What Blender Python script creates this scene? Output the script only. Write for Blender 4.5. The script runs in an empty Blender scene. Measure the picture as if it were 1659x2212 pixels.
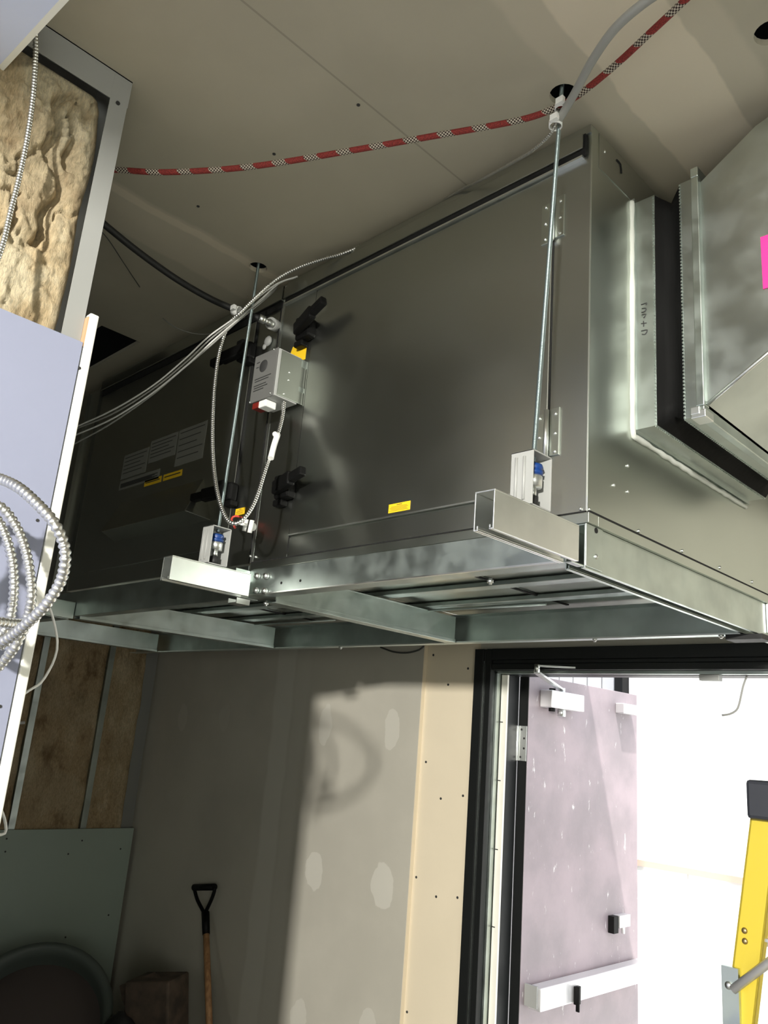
import bpy, bmesh, math, random
from mathutils import Vector, Matrix, noise
from mathutils.geometry import tessellate_polygon
random.seed(7)
sc = bpy.context.scene
H = 1.81            # eye height above the floor; coordinates below are relative to the eye

# ------------------------------------------------------------------ camera
cam_d = bpy.data.cameras.new('camera')
cam = bpy.data.objects.new('camera', cam_d)
sc.collection.objects.link(cam)
sc.camera = cam
cam_d.sensor_fit = 'VERTICAL'
cam_d.sensor_height = 24.0
cam_d.lens = 24.0 * 1755.336 / 2212.0
cam_d.clip_start = 0.02
cam.matrix_world = Matrix(((0.711731, 0.134863, 0.689385, 0.000000), (0.697922, -0.247049, -0.672214, 0.000000), (0.079655, 0.959572, -0.269956, 1.810000), (0.000000, 0.000000, 0.000000, 1.000000)))

# ------------------------------------------------------------------ world, lights, exposure
sc.view_settings.view_transform = 'Standard'
sc.view_settings.look = 'None'
sc.view_settings.gamma = 1.0
sc.view_settings.exposure = 0.0
sc.view_settings.use_curve_mapping = False
w = bpy.data.worlds.new('sky'); sc.world = w; w.use_nodes = True
bg = w.node_tree.nodes['Background']
bg.inputs[0].default_value = (0.80, 0.88, 1.0, 1)
bg.inputs[1].default_value = 2.7

def area(name, loc, target, size, power, color, size_y=None, portal=False):
    d = bpy.data.lights.new(name, 'AREA')
    d.energy = power; d.color = color; d.size = size
    if size_y: d.shape = 'RECTANGLE'; d.size_y = size_y
    if portal: d.cycles.is_portal = True
    o = bpy.data.objects.new(name, d); sc.collection.objects.link(o)
    o.location = (loc[0], loc[1], loc[2] + H)
    v = Vector(target) - Vector(loc)
    o.rotation_euler = v.to_track_quat('-Z', 'Y').to_euler()
    return o
# unseen fill lights added without any windows, the work lamp on its stand, sky through the open door
area('doorway_portal', (-1.5, 2.95, -0.75), (-1.5, 0.0, -0.75), 1.2, 1, (1, 1, 1), 2.1, portal=True)
area('work_lamp_light', (1.70, -3.7, 0.86), (-2.2, 2.75, -0.3), 0.17, 570, (1.0, 0.97, 0.89))
area('back_fill_light', (-0.2, -4.05, -0.3), (-0.9, 1.5, 0.5), 2.4, 18, (1.0, 0.98, 0.88), 1.6)  # added fill from behind the camera, the back wall has no opening
area('side_fill_light', (2.42, -0.5, -0.2), (-2.0, 0.9, 0.5), 2.4, 54, (0.98, 1.0, 0.88), 1.3)  # added soft fill for ceiling and partition, no opening in the right wall
area('left_bay_fill_light', (-3.3, -4.05, -0.4), (-4.2, 2.0, -0.4), 1.0, 8, (0.96, 1.0, 0.90), 1.4)  # weak fill added to lift the dark left bay

sun_d = bpy.data.lights.new('sun', 'SUN'); sun_d.energy = 10.0; sun_d.angle = 0.01; sun_d.color = (1.0, 0.97, 0.92)
sun = bpy.data.objects.new('sun', sun_d); sc.collection.objects.link(sun)
sun.rotation_euler = Vector((-0.25, 0.35, -1.0)).to_track_quat('-Z', 'Y').to_euler()

# ------------------------------------------------------------------ materials
def mat(name, color, rough=0.6, metal=0.0, spec=0.5):
    m = bpy.data.materials.new(name); m.use_nodes = True
    b = m.node_tree.nodes['Principled BSDF']
    b.inputs['Base Color'].default_value = (*color, 1)
    b.inputs['Roughness'].default_value = rough
    b.inputs['Metallic'].default_value = metal
    b.inputs['Specular IOR Level'].default_value = spec
    return m
class N:
    def __init__(s, m): s.t = m.node_tree; s.b = s.t.nodes['Principled BSDF']; s.l = s.t.links
    def new(s, k, **kw):
        n = s.t.nodes.new(k)
        for a, v in kw.items(): setattr(n, a, v)
        return n
    def pos(s):
        return s.new('ShaderNodeNewGeometry').outputs['Position']
    def mapping(s, src, scale):
        n = s.new('ShaderNodeMapping'); n.inputs['Scale'].default_value = scale
        s.l.new(src, n.inputs['Vector']); return n.outputs[0]
    def noise(s, src, scale, detail=4, rough=0.5):
        n = s.new('ShaderNodeTexNoise'); n.inputs['Scale'].default_value = scale
        n.inputs['Detail'].default_value = detail; n.inputs['Roughness'].default_value = rough
        s.l.new(src, n.inputs['Vector']); return n.outputs[0]
    def ramp(s, src, stops):
        n = s.new('ShaderNodeValToRGB'); n.color_ramp.interpolation = 'EASE'; e = n.color_ramp.elements
        while len(e) < len(stops): e.new(0.5)
        for i, (p, c) in enumerate(stops):
            e[i].position = p; e[i].color = (*c, 1) if not isinstance(c, float) else (c, c, c, 1)
        s.l.new(src, n.inputs[0]); return n.outputs[0]
    def maprange(s, src, a, b, c, d):
        n = s.new('ShaderNodeMapRange', interpolation_type='SMOOTHSTEP')
        for i, v in enumerate((a, b, c, d)): n.inputs[i + 1].default_value = v
        s.l.new(src, n.inputs[0]); return n.outputs[0]
    def mix(s, f, a, b, mode='MIX'):
        n = s.new('ShaderNodeMix', data_type='RGBA', blend_type=mode)
        for src, k in ((f, 0), (a, 6), (b, 7)):
            if hasattr(src, 'is_linked'): s.l.new(src, n.inputs[k])
            else: n.inputs[k].default_value = src if k == 0 else (*src, 1)
        return n.outputs[2]
    def math(s, op, a, b=0.0, clamp=False):
        n = s.new('ShaderNodeMath', operation=op); n.use_clamp = clamp
        for i, v in enumerate((a, b)):
            if hasattr(v, 'is_linked'): s.l.new(v, n.inputs[i])
            else: n.inputs[i].default_value = v
        return n.outputs[0]
    def sep(s, src):
        n = s.new('ShaderNodeSeparateXYZ'); s.l.new(src, n.inputs[0]); return n.outputs
    def bump(s, h, strength=0.3, dist=0.01):
        n = s.new('ShaderNodeBump'); n.inputs['Strength'].default_value = strength
        n.inputs['Distance'].default_value = dist
        s.l.new(h, n.inputs['Height']); s.l.new(n.outputs[0], s.b.inputs['Normal'])
    def color(s, src): s.l.new(src, s.b.inputs['Base Color'])
    def rough(s, src): s.l.new(src, s.b.inputs['Roughness'])

def metal_mat(name, c, r0, r1, var=0.12, scale=3.0, bump=0.02, spangle=False):
    m = mat(name, c, r0, 1.0); n = N(m); p = n.pos()
    f = n.noise(p, scale, 3, 0.5)
    lo = tuple(x * (1 - var) for x in c); hi = tuple(min(1, x * (1 + var)) for x in c)
    col = n.ramp(f, [(0.3, lo), (0.7, hi)])
    if spangle:
        v = n.new('ShaderNodeTexVoronoi'); v.inputs['Scale'].default_value = 90
        n.l.new(p, v.inputs['Vector'])
        g = n.maprange(v.outputs['Color'], 0, 1, 0.86, 1.1)
        col = n.mix(1.0, col, n.ramp(g, [(0.0, 0.90), (1.0, 1.0)]), 'MULTIPLY')
    n.color(col)
    n.rough(n.maprange(n.noise(p, scale * 2.3, 2, 0.5), 0.3, 0.7, r0, r1))
    n.bump(n.noise(p, 2.2, 3), bump * 4, 0.02)
    return m
M = {}
M['cabinet'] = metal_mat('cabinet_steel', (0.455, 0.47, 0.44), 0.29, 0.33, 0.015, 2.0, 0.006)
M['cabinet_side'] = metal_mat('cabinet_side_steel', (0.50, 0.535, 0.49), 0.29, 0.34, 0.03, 2.0, 0.012)
M['galv'] = metal_mat('galvanized_steel', (0.53, 0.59, 0.56), 0.30, 0.45, 0.10, 8, 0.01, True)
M['galv_green'] = metal_mat('galvanized_channel', (0.50, 0.56, 0.54), 0.34, 0.5, 0.12, 7, 0.01, True)
M['bright'] = metal_mat('bright_steel', (0.78, 0.80, 0.78), 0.30, 0.38, 0.06, 10, 0.0)
M['rod'] = mat('zinc_rod', (0.36, 0.44, 0.45), 0.4, 1.0)
n = N(M['rod']); uv = n.new('ShaderNodeUVMap').outputs[0]
wv = n.math('SINE', n.math('MULTIPLY', n.sep(uv)[0], 2 * math.pi / 0.0018)); n.bump(wv, 0.5, 0.0006)
M['duct'] = metal_mat('duct_steel', (0.50, 0.54, 0.52), 0.29, 0.42, 0.12, 5, 0.03, True)
M['black'] = mat('black_plastic', (0.004, 0.004, 0.004), 0.5, 0.0, 0.18)
M['blackpaint'] = mat('black_paint', (0.008, 0.009, 0.009), 0.45, 0.0, 0.35)
n = N(M['blackpaint']); n.bump(n.noise(n.pos(), 30, 3), 0.1, 0.004)
M['gap'] = mat('dark_gap', (0.004, 0.004, 0.004), 0.9)
M['rubber'] = mat('black_rubber', (0.012, 0.012, 0.012), 0.6)
M['canvas'] = mat('black_duct_canvas', (0.004, 0.004, 0.004), 0.7, 0.0, 0.12)
n = N(M['canvas']); n.bump(n.noise(n.mapping(n.pos(), (60, 60, 6)), 1.0, 2), 0.25, 0.004)
M['white'] = mat('white_plastic', (0.78, 0.78, 0.76), 0.5)
M['sealant'] = mat('white_sealant', (0.55, 0.57, 0.53), 0.6, 0.0, 0.2)
M['yellow'] = mat('yellow_label', (0.85, 0.55, 0.02), 0.45)
M['ink'] = mat('label_ink', (0.03, 0.03, 0.03), 0.6)
M['red'] = mat('red_plastic', (0.16, 0.012, 0.008), 0.45)
M['redwire'] = mat('red_wire', (0.55, 0.07, 0.05), 0.45)
M['blue'] = mat('blue_rubber', (0.006, 0.04, 0.19), 0.4)
M['pink'] = mat('pink_tag', (0.85, 0.03, 0.25), 0.6)
M['housing'] = mat('grey_painted_steel', (0.33, 0.335, 0.325), 0.5)
M['flatgrey'] = mat('dull_grey_label', (0.12, 0.12, 0.115), 0.6)
M['manual'] = mat('grey_paper_label', (0.22, 0.22, 0.20), 0.6)
M['greycable'] = mat('grey_jacket', (0.30, 0.30, 0.28), 0.45)
M['darkwire'] = mat('dark_wire', (0.06, 0.06, 0.055), 0.5)
M['alu'] = mat('aluminium_conduit', (0.78, 0.78, 0.76), 0.30, 1.0)
M['conduit_dull'] = mat('dull_conduit', (0.50, 0.49, 0.44), 0.4, 0.9)
M['yellowrail'] = mat('yellow_fibreglass', (0.54, 0.42, 0.035), 0.4)
M['capblack'] = mat('ladder_cap_plastic', (0.022, 0.024, 0.032), 0.5)
M['closer'] = mat('silver_paint', (0.72, 0.71, 0.72), 0.35, 0.6)
M['wood'] = mat('shovel_wood', (0.42, 0.22, 0.10), 0.55)
n = N(M['wood']); n.color(n.ramp(n.noise(n.mapping(n.pos(), (60, 60, 5)), 1.0, 3), [(0.3, (0.30, 0.15, 0.07)), (0.7, (0.50, 0.28, 0.13))]))
M['tan'] = mat('tan_paper', (0.55, 0.34, 0.20), 0.8)
M['bin'] = mat('grey_bin_plastic', (0.07, 0.085, 0.075), 0.55)
M['bin_in'] = mat('brown_dust', (0.07, 0.055, 0.05), 0.9)
M['card'] = mat('brown_cardboard', (0.07, 0.05, 0.035), 0.85)
n = N(M['card']); n.color(n.ramp(n.noise(n.pos(), 12, 4), [(0.3, (0.04, 0.03, 0.022)), (0.7, (0.10, 0.07, 0.05))]))
M['concrete'] = mat('concrete_floor', (0.2, 0.2, 0.19), 0.85)
n = N(M['concrete']); n.color(n.ramp(n.noise(n.pos(), 2.5, 8, 0.6), [(0.3, (0.14, 0.14, 0.135)), (0.7, (0.22, 0.22, 0.21))]))
M['outwhite'] = mat('white_masonry_paint', (0.82, 0.82, 0.80), 0.85)
M['siding'] = mat('grey_siding', (0.40, 0.40, 0.41), 0.8)
M['coping'] = mat('red_brick_course', (0.62, 0.36, 0.29), 0.85)
M['weather'] = mat('white_weatherstrip', (0.85, 0.82, 0.74), 0.5)
M['room'] = mat('room_drywall', (0.26, 0.26, 0.245), 0.9)
M['edgewhite'] = mat('gypsum_edge', (0.86, 0.86, 0.80), 0.8)

# block wall of the building opposite
m = M['block'] = mat('concrete_block', (0.72, 0.72, 0.70), 0.9); n = N(m)
br = n.new('ShaderNodeTexBrick'); br.inputs['Scale'].default_value = 1.0
br.inputs['Brick Width'].default_value = 0.4; br.inputs['Row Height'].default_value = 0.2
br.inputs['Mortar Size'].default_value = 0.006
br.inputs['Color1'].default_value = (0.74, 0.74, 0.72, 1); br.inputs['Color2'].default_value = (0.70, 0.71, 0.69, 1)
br.inputs['Mortar'].default_value = (0.50, 0.50, 0.49, 1)
x_, y_, z_ = n.sep(n.pos()); cmb = n.new('ShaderNodeCombineXYZ'); n.l.new(x_, cmb.inputs[0]); n.l.new(z_, cmb.inputs[1])
n.l.new(cmb.outputs[0], br.inputs['Vector']); n.color(br.outputs[0])

# striped climbing rope: colour runs along its length
m = M['rope'] = mat('red_white_rope', (0.4, 0.05, 0.04), 0.8); n = N(m)
u, v, _ = n.sep(n.new('ShaderNodeUVMap').outputs[0])
t = n.math('FRACT', n.math('DIVIDE', n.math('ADD', u, n.math('MULTIPLY', n.math('SINE', n.math('MULTIPLY', v, 6.2832)), 0.008)), 0.080))
stripe = n.ramp(t, [(0.0, 0.0), (0.54, 0.0), (0.56, 1.0), (0.95, 1.0), (0.97, 0.0)])
ck = n.new('ShaderNodeTexChecker'); ck.inputs['Scale'].default_value = 1.0
ck.inputs['Color1'].default_value = (0.50, 0.45, 0.37, 1); ck.inputs['Color2'].default_value = (0.03, 0.015, 0.012, 1)
mp = n.mapping(n.new('ShaderNodeUVMap').outputs[0], (260, 12, 1)); n.l.new(mp, ck.inputs['Vector'])
redn = n.ramp(n.noise(n.mapping(n.new('ShaderNodeUVMap').outputs[0], (300, 20, 1)), 1.0, 2), [(0.35, (0.12, 0.014, 0.012)), (0.6, (0.27, 0.028, 0.022))])
n.color(n.mix(stripe, redn, ck.outputs[0])); n.bump(n.noise(n.mapping(n.new('ShaderNodeUVMap').outputs[0], (400, 24, 1)), 1.0, 2), 0.6, 0.002)

# drywall: paper with joint compound bands (along y, at given x) and filled screw spots
def drywall(name, base, bands=(), spots=(), comp=(0.62, 0.56, 0.46), axis=0, noise_amt=0.06, lines=(), linecol=0.45, smears=()):
    m = mat(name, base, 0.85, 0.0, 0.25); n = N(m); p = n.pos(); s = n.sep(p)
    lo = tuple(c * (1 - noise_amt) for c in base); hi = tuple(c * (1 + noise_amt) for c in base)
    col = n.ramp(n.noise(p, 1.6, 5, 0.55), [(0.35, lo), (0.65, hi)])
    wob = n.math('MULTIPLY', n.math('SUBTRACT', n.noise(p, 5, 4), 0.5), 0.05)
    for c, half, soft, amt in bands:
        d = n.math('ABSOLUTE', n.math('SUBTRACT', n.math('ADD', s[axis], wob), c))
        f = n.maprange(d, half, half + soft, amt, 0.0)
        col = n.mix(f, col, comp)
    for c, half in lines:
        d = n.math('ABSOLUTE', n.math('SUBTRACT', s[axis], c))
        f = n.maprange(d, half, half * 1.6, linecol, 0.0)
        col = n.mix(f, col, tuple(x * 0.45 for x in base))
    for (px, py, pz), rx, rz, amt in spots:
        sub = n.new('ShaderNodeVectorMath', operation='SUBTRACT'); n.l.new(p, sub.inputs[0]); sub.inputs[1].default_value = (px, py, pz + H)
        sx = n.mapping(sub.outputs[0], (1 / rx, 0.0 if axis == 0 and len(spots) and spots[0][0][1] == py and name != 'ceiling_drywall' else 1 / rx, 1 / rz))
        ln = n.new('ShaderNodeVectorMath', operation='LENGTH'); n.l.new(sx, ln.inputs[0])
        d = n.math('ADD', ln.outputs['Value'], n.math('MULTIPLY', n.math('SUBTRACT', n.noise(p, 14, 2), 0.5), 0.9))
        col = n.mix(n.maprange(d, 0.92, 1.0, amt, 0.0), col, comp)
    n.color(col); n.bump(n.noise(p, 60, 4), 0.08, 0.003)
    return m
M['ceiling'] = drywall('ceiling_drywall', (0.43, 0.395, 0.31), bands=[(-0.665, 0.088, 0.008, 0.9), (-0.665, 0.16, 0.02, 0.3), (-2.02, 0.012, 0.01, 0.6), (-2.10, 0.10, 0.02, 0.35)], comp=(0.66, 0.585, 0.46), lines=[(-1.229, 0.002)])
M['wall'] = drywall('far_wall_drywall', (0.47, 0.445, 0.385),
    bands=[(-3.46, 0.06, 0.03, 0.6), (-3.32, 0.03, 0.05, 0.3)],
    spots=[((-3.1082, 2.7500, 0.0533), 0.045, 0.10, 0.55), ((-2.6480, 2.7500, 0.0532), 0.05, 0.095, 0.5), ((-3.0894, 2.7500, -0.6203), 0.06, 0.085, 0.6),
           ((-2.6398, 2.7500, -0.5953), 0.07, 0.09, 0.65), ((-3.0986, 2.7500, -1.2291), 0.06, 0.09, 0.5), ((-2.6642, 2.7500, -1.1241), 0.05, 0.05, 0.5),
           ((-4.4027, 2.7500, 0.0368), 0.05, 0.08, 0.3), ((-3.9713, 2.7500, 0.0534), 0.05, 0.07, 0.2)], comp=(0.60, 0.58, 0.52))
M['cream'] = drywall('cream_drywall', (0.72, 0.63, 0.48), noise_amt=0.03)
M['lavender'] = drywall('lavender_drywall', (0.295, 0.315, 0.425), noise_amt=0.03)
M['soffit'] = drywall('brightened_soffit_drywall', (0.68, 0.74, 0.96), noise_amt=0.02)  # lighter copy of the lavender board, the light on it put into the colour
M['lowboard'] = drywall('green_grey_drywall', (0.34, 0.40, 0.35), noise_amt=0.05)
M['doorpaint'] = mat('mauve_door_paint', (0.46, 0.38, 0.40), 0.42)
n = N(M['doorpaint']); p = n.pos()
col = n.ramp(n.noise(p, 3.5, 6, 0.6), [(0.3, (0.22, 0.185, 0.20)), (0.7, (0.31, 0.25, 0.272))])
sp = n.maprange(n.noise(n.mapping(p, (30, 30, 9)), 1.0, 5, 0.7), 0.64, 0.70, 0.0, 0.7)
n.color(n.mix(sp, col, (0.75, 0.72, 0.72))); n.bump(n.noise(p, 9, 5), 0.12, 0.01)

def batt_mat(name, stops):
    m = mat(name, stops[1][1], 0.95, 0.0, 0.1); n = N(m); p = n.pos()
    a = n.noise(n.mapping(p, (1, 1, 0.6)), 7, 8, 0.62)
    col = n.ramp(a, stops)
    f = n.noise(p, 3.1, 3)
    col = n.mix(n.maprange(f, 0.45, 0.6, 0.0, 0.45), col, tuple(c * 0.8 for c in stops[2][1]))
    fib = n.noise(n.mapping(p, (1, 3.0, 1)), 55, 8, 0.75)
    n.color(n.mix(1.0, col, n.ramp(fib, [(0.3, 0.62), (0.65, 1.0)]), 'MULTIPLY')); n.bump(fib, 0.9, 0.012)
    return m
M['batt'] = batt_mat('tan_glass_wool', [(0.32, (0.42, 0.27, 0.13)), (0.44, (0.72, 0.56, 0.34)), (0.60, (0.92, 0.80, 0.56))])
M['battdark'] = batt_mat('brown_glass_wool', [(0.32, (0.30, 0.20, 0.11)), (0.48, (0.60, 0.45, 0.27)), (0.66, (0.78, 0.64, 0.42))])

# ------------------------------------------------------------------ mesh helpers
class MB:
    def __init__(s): s.v = []; s.f = []; s.uv = None; s.sm = []
    def face(s, idx, smooth=False): s.f.append(idx); s.sm.append(smooth)
    def box(s, x0, x1, y0, y1, z0, z1):
        b = len(s.v)
        s.v += [(x, y, z) for x in (x0, x1) for y in (y0, y1) for z in (z0, z1)]
        for q in ((0,1,3,2),(4,6,7,5),(0,4,5,1),(2,3,7,6),(0,2,6,4),(1,5,7,3)): s.face([b + i for i in q])
        return s
    def obox(s, c, ax, ay, az):
        c, ax, ay, az = map(Vector, (c, ax, ay, az)); b = len(s.v)
        s.v += [tuple(c + ax * i + ay * j + az * k) for i in (-1, 1) for j in (-1, 1) for k in (-1, 1)]
        for q in ((0,1,3,2),(4,6,7,5),(0,4,5,1),(2,3,7,6),(0,2,6,4),(1,5,7,3)): s.face([b + i for i in q])
        return s
    def bar(s, p0, p1, w, h, up=(0, 0, 1)):
        p0, p1 = Vector(p0), Vector(p1); d = (p1 - p0); c = (p0 + p1) / 2; dn = d.normalized()
        r = dn.cross(Vector(up)).normalized(); u = r.cross(dn)
        return s.obox(c, d / 2, r * w / 2, u * h / 2)
    def prism(s, poly, vec):
        b = len(s.v); k = len(poly); vec = Vector(vec)
        s.v += [tuple(p) for p in poly] + [tuple(Vector(p) + vec) for p in poly]
        s.face([b + i for i in range(k)][::-1]); s.face([b + k + i for i in range(k)])
        for i in range(k): s.face([b + i, b + (i + 1) % k, b + k + (i + 1) % k, b + k + i])
        return s
    def tube(s, pts, r, seg=12, caps=True, smooth=True):
        pts = [Vector(p) for p in pts]; b = len(s.v)
        if s.uv is None: s.uv = []
        while len(s.uv) < b: s.uv.append((0, 0))
        t = (pts[1] - pts[0]).normalized(); up = Vector((0, 0, 1)) if abs(t.z) < 0.9 else Vector((1, 0, 0))
        nrm = (up - t * up.dot(t)).normalized(); L = 0.0
        for i, p in enumerate(pts):
            if i == 0: tt = (pts[1] - pts[0])
            elif i == len(pts) - 1: tt = pts[-1] - pts[-2]
            else: tt = pts[i + 1] - pts[i - 1]
            tt = tt.normalized()
            nrm = (nrm - tt * nrm.dot(tt)).normalized(); bi = tt.cross(nrm)
            if i: L += (p - pts[i - 1]).length
            rr = r(L, i) if callable(r) else r
            for k in range(seg):
                a = 2 * math.pi * k / seg
                s.v.append(tuple(p + (nrm * math.cos(a) + bi * math.sin(a)) * rr)); s.uv.append((L, k / seg))
        for i in range(len(pts) - 1):
            for k in range(seg):
                k2 = (k + 1) % seg
                s.face([b + i * seg + k, b + i * seg + k2, b + (i + 1) * seg + k2, b + (i + 1) * seg + k], smooth)
        if caps:
            s.face([b + k for k in range(seg)][::-1]); e = b + (len(pts) - 1) * seg; s.face([e + k for k in range(seg)])
        return s
    def cyl(s, p0, p1, r, seg=16, r2=None):
        p0, p1 = Vector(p0), Vector(p1)
        return s.tube([p0, p1], (lambda L, i: r if i == 0 else (r if r2 is None else r2)), seg)
    def ball(s, c, r, sx=1, sy=1, sz=1, n_=10):
        c = Vector(c); b = len(s.v); rings = n_ // 2 + 1
        for i in range(rings + 1):
            th = math.pi * i / rings
            for k in range(n_):
                a = 2 * math.pi * k / n_
                s.v.append((c.x + r * sx * math.sin(th) * math.cos(a), c.y + r * sy * math.sin(th) * math.sin(a), c.z + r * sz * math.cos(th)))
        for i in range(rings):
            for k in range(n_): s.face([b + i * n_ + k, b + (i + 1) * n_ + k, b + (i + 1) * n_ + (k + 1) % n_, b + i * n_ + (k + 1) % n_], True)
        return s
    def lathe(s, c, prof, axis=(0, 0, 1), seg=32, smooth=True):
        c = Vector(c); ax = Vector(axis).normalized(); u = ax.orthogonal().normalized(); w_ = ax.cross(u); b = len(s.v)
        for (r, z) in prof:
            for k in range(seg):
                a = 2 * math.pi * k / seg
                s.v.append(tuple(c + ax * z + (u * math.cos(a) + w_ * math.sin(a)) * r))
        for i in range(len(prof) - 1):
            for k in range(seg): s.face([b + i * seg + k, b + i * seg + (k + 1) % seg, b + (i + 1) * seg + (k + 1) % seg, b + (i + 1) * seg + k], smooth)
        return s
    def build(s, name, m, parent=None, bevel=0.0, normals=True):
        vs = [(x, y, z + H) for x, y, z in s.v]
        xs, ys, zs = zip(*vs)
        o_ = Vector(((min(xs) + max(xs)) / 2, (min(ys) + max(ys)) / 2, min(zs) if parent is None else (min(zs) + max(zs)) / 2))
        me = bpy.data.meshes.new(name)
        me.from_pydata([tuple(Vector(v) - o_) for v in vs], [], s.f)
        for p_, q in zip(me.polygons, s.sm): p_.use_smooth = q
        if s.uv is not None:
            while len(s.uv) < len(s.v): s.uv.append((0, 0))
            ul = me.uv_layers.new(name='UVMap')
            for lp in me.loops:
                ul.data[lp.index].uv = s.uv[lp.vertex_index]
        if normals:
            bm = bmesh.new(); bm.from_mesh(me); bmesh.ops.recalc_face_normals(bm, faces=bm.faces); bm.to_mesh(me); bm.free()
        me.materials.append(m)
        ob = bpy.data.objects.new(name, me); sc.collection.objects.link(ob)
        ob['_w'] = list(o_)
        if parent is not None:
            ob.parent = parent; ob.location = o_ - Vector(parent['_w'])
        else: ob.location = o_
        if bevel > 0:
            bv = ob.modifiers.new('bevel', 'BEVEL'); bv.width = bevel; bv.segments = 2; bv.limit_method = 'ANGLE'; bv.angle_limit = 0.7
        return ob
ALL = []
def tag(o, label, cat, group=None):
    o['label'] = label; o['category'] = cat
    if group: o['group'] = group
    return o
def thing(name, loc, label, cat, group=None, kind=None):
    o = bpy.data.objects.new(name, None); sc.collection.objects.link(o); o.empty_display_size = 0.1
    wl = (loc[0], loc[1], loc[2] + H); o.location = wl; o['_w'] = list(wl)
    if kind: o['kind'] = kind
    if label: tag(o, label, cat, group)
    return o
def struct(o): o['kind'] = 'structure'; return o
def lab(o, label): o['label'] = label; return o
def spline(pts, step=0.01):
    pts = [Vector(p) for p in pts]; P = [pts[0] * 2 - pts[1]] + pts + [pts[-1] * 2 - pts[-2]]; out = []
    for i in range(1, len(P) - 2):
        k = max(2, int((P[i + 1] - P[i]).length / step))
        for j in range(k):
            t = j / k; a, b, c, d = P[i - 1], P[i], P[i + 1], P[i + 2]
            out.append(0.5 * ((2 * b) + (c - a) * t + (2 * a - 5 * b + 4 * c - d) * t * t + (3 * b - a - 3 * c + d) * t ** 3))
    out.append(pts[-1]); return out
def resample(pts, step):
    out = [pts[0]]; acc = 0.0
    for a, b in zip(pts, pts[1:]):
        seg = (b - a).length
        while acc + seg >= step:
            t = (step - acc) / seg; a = a + (b - a) * t; out.append(a); seg = (b - a).length; acc = 0.0
            if seg < 1e-9: break
        acc += seg
    return out
def conduit(pts, r, pitch, seg=10):
    path = resample(spline(pts, 0.004), pitch / 4)
    prof = (1.0, 0.90, 0.70, 0.90)
    return MB().tube(path, lambda L, i: r * prof[i % 4], seg)
def cable(pts, r, seg=10, step=0.012): return MB().tube(spline(pts, step), r, seg)

# ------------------------------------------------------------------ room shell
ZC = 1.45; XL, XR = -4.80, 2.5; YB, YF = -4.2, 2.75; ZF = -1.81
struct(MB().box(XL - 0.2, XR + 0.2, YB - 0.2, YF + 0.15, ZF - 0.1, ZF).build('floor', M['concrete']))
def plate_with_holes(outer, holes, z0, z1):
    mb = MB()
    loops = [[Vector((x, y, 0)) for x, y in outer]] + [[Vector((x, y, 0)) for x, y in h] for h in holes]
    flat = [p for lp in loops for p in lp]; tris = tessellate_polygon(loops)
    for z in (z0, z1):
        b = len(mb.v); mb.v += [(p.x, p.y, z) for p in flat]
        for t in tris: mb.face([b + i for i in t])
    base = 0; k_ = len(flat)
    for lp in loops:
        k = len(lp)
        for i in range(k): mb.face([base + i, base + (i + 1) % k, base + (i + 1) % k + k_, base + i + k_])
        base += k
    return mb
circ = lambda x, y, r, k=20: [(x + r * math.cos(2 * math.pi * i / k), y + r * math.sin(2 * math.pi * i / k)) for i in range(k)]
holes = [circ(-0.860, 1.300, 0.032), circ(-2.015, 1.300, 0.030), circ(-0.45, 1.425, 0.032), [(-3.60, 1.17), (-2.84, 1.17), (-2.84, 1.335), (-3.60, 1.335)],
         circ(-0.741, 1.722, 0.006, 8)]
ceil = struct(plate_with_holes([(XL, YB), (XR, YB), (XR, YF + 0.15), (XL, YF + 0.15)], holes, ZC, ZC + 0.016).build('ceiling', M['ceiling']))
MB().box(XL, XR, YB, YF + 0.15, ZC + 0.20, ZC + 0.22).build('dark_hole_cap', M['gap'], ceil)  # black cap, puts the darkness above the ceiling holes into colour
for (x, y) in ((-1.2483, 1.0199), (-1.5437, 0.9968), (-1.8960, 0.9928)):
    MB().cyl((x, y, ZC - 0.0015), (x, y, ZC + 0.002), 0.0045, 12).build('screw', M['ink'], ceil)
# far wall: grey sheet, then the door opening
DX0, DX1, DZ = -2.19, -0.86, 0.405
wf = MB(); wf.box(XL, -2.487, YF, YF + 0.15, ZF, ZC); wf.box(-2.487, DX0, YF + 0.032, YF + 0.15, ZF, ZC)
wf.box(DX0, DX1, YF + 0.032, YF + 0.15, DZ, ZC); wf.box(DX1, XR, YF, YF + 0.15, ZF, ZC)
wall = struct(wf.build('wall_far', M['wall']))
b_ = MB().box(-2.4865, -2.4835, YF - 0.001, YF + 0.026, ZF, 0.45).build('paper_edge', M['cream'], wall)
# cream sheet beside the door
board = MB().box(-2.4835, DX0, YF + 0.019, YF + 0.032, ZF + 0.01, 0.46).build('drywall_panel', M['cream'])
tag(board, 'narrow cream drywall strip with black screw heads left of the black door frame', 'drywall')
for q in (((-2.4463, 0.3866)), ((-2.2431, 0.3265)), ((-2.3495, 0.2568)), ((-2.4503, -0.0746)), ((-2.2356, -0.1923)), ((-2.3543, -0.2154)),
          ((-2.4640, -0.5400)), ((-2.3488, -0.5949)), ((-2.2376, -0.5787)), ((-2.4675, -1.0437))):
    MB().cyl((q[0], YF + 0.0175, q[1]), (q[0], YF + 0.021, q[1]), 0.0052, 12).build('screw', M['ink'], board)
struct(MB().box(XR, XR + 0.15, YB, YF + 0.15, ZF, ZC).build('wall_right', M['room']))
struct(MB().box(XL, XR, YB - 0.15, YB, ZF, ZC).build('wall_back', M['room']))
struct(MB().box(XL - 0.15, XL, YB, YF + 0.15, ZF, ZC + 0.2).build('wall_left', M['room']))

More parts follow.
